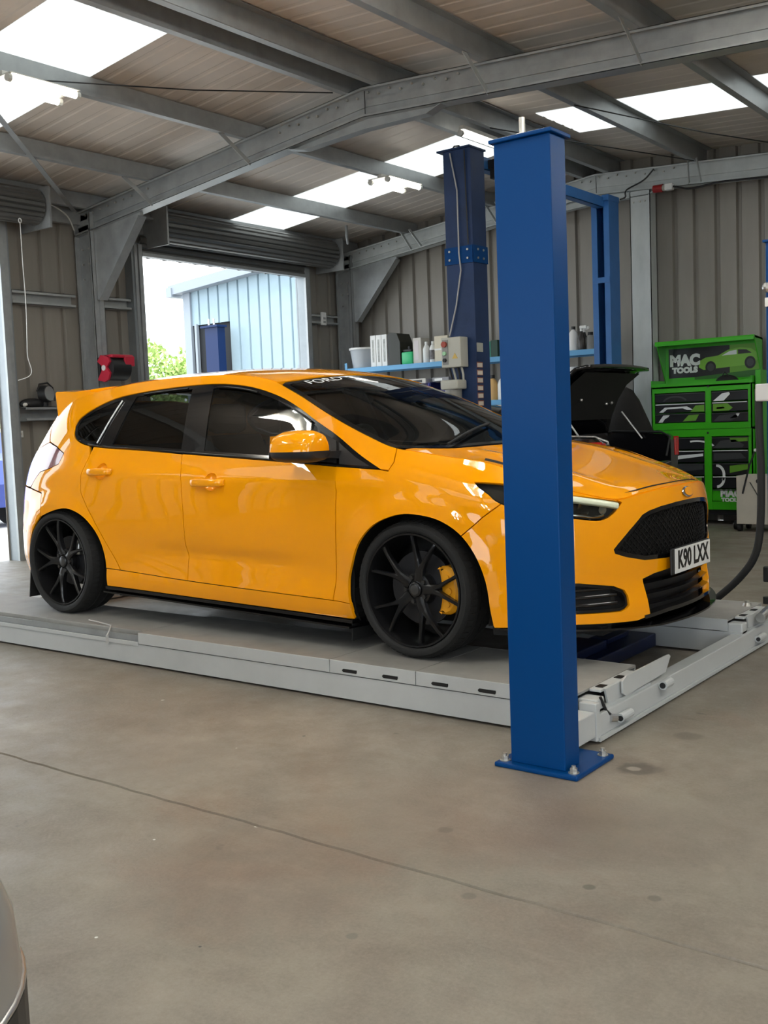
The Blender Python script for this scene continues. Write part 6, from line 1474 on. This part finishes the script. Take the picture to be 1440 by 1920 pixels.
# trees
def tree(name, c, rx, rz, zc, lab, n=2600, seed=1, m=None):
    rnd = random.Random(seed); e = empty(name, (c[0], c[1], -.06), lab, 'tree')
    MB().cyl((c[0], c[1], -.06), (c[0], c[1], zc), .16, .07, 10).build('trunk', mat('bark', (.12, .09, .06), .9), e)
    B = MB(); blobs = [(c[0]+rnd.uniform(-.6, .6)*rx, c[1]+rnd.uniform(-.6, .6)*rx, zc+rnd.uniform(-.6, .65)*rz, rnd.uniform(.28, .5)*rx) for _ in range(14)]
    for _ in range(n):
        bx, by, bz, br = rnd.choice(blobs); d = Vector((rnd.gauss(0, 1), rnd.gauss(0, 1), rnd.gauss(0, 1))).normalized()*br*rnd.uniform(.6, 1.05)
        p = Vector((bx, by, bz))+d; a = Vector((rnd.gauss(0, 1), rnd.gauss(0, 1), rnd.gauss(0, 1))).normalized(); b = a.orthogonal().normalized(); s_ = rnd.uniform(.10, .19)
        B.add([p, p+a*s_*.6+b*s_*.35, p+a*s_*1.3, p+a*s_*.6-b*s_*.35], [(0, 1, 2, 3)])
    o = B.build('foliage', m or M_leaf, e, recalc=False); o['kind'] = 'stuff'
M_leaf = mat('spring_leaves', (.30, .42, .12), .6, noise=.35, nscale=1.5)
tree('leafy_tree', (-26, 21.4, 0), 1.75, 1.5, 3.0, 'light green tree outside between door jamb and pale building', 3200, 3)
tree('leafy_tree', (-26, 14.0, 0), 2.2, 2.2, 3.2, 'green tree outside beyond the left doorway', 2400, 8)
bcar = empty('blue_van', (-13.0, 5.2, 0), 'blue van parked outside the left doorway', 'van')
M_bv = mat('blue_van_paint', (.01, .04, .30), .25, coat=.8)
B = MB(); B.prism([(-15.2, .25), (-11.2, .25), (-11.1, .6), (-11.25, .95), (-11.9, 1.05), (-12.5, 1.65), (-15.1, 1.7), (-15.3, 1.0)], 'y', 4.2, 5.75); B.build('body', M_bv, bcar)
MB().prism([(-12.05, 1.08), (-12.5, 1.58), (-14.8, 1.62), (-14.9, 1.08)], 'y', 4.19, 5.76).build('windows', M_blk_gloss, bcar)
for hx in (-11.9, -14.5):
    for y_ in (4.3, 5.65): MB().cyl((hx, y_-.1, .26), (hx, y_+.1, .26), .32, n=24).build('wheel', M_tyre, bcar, smooth=40)
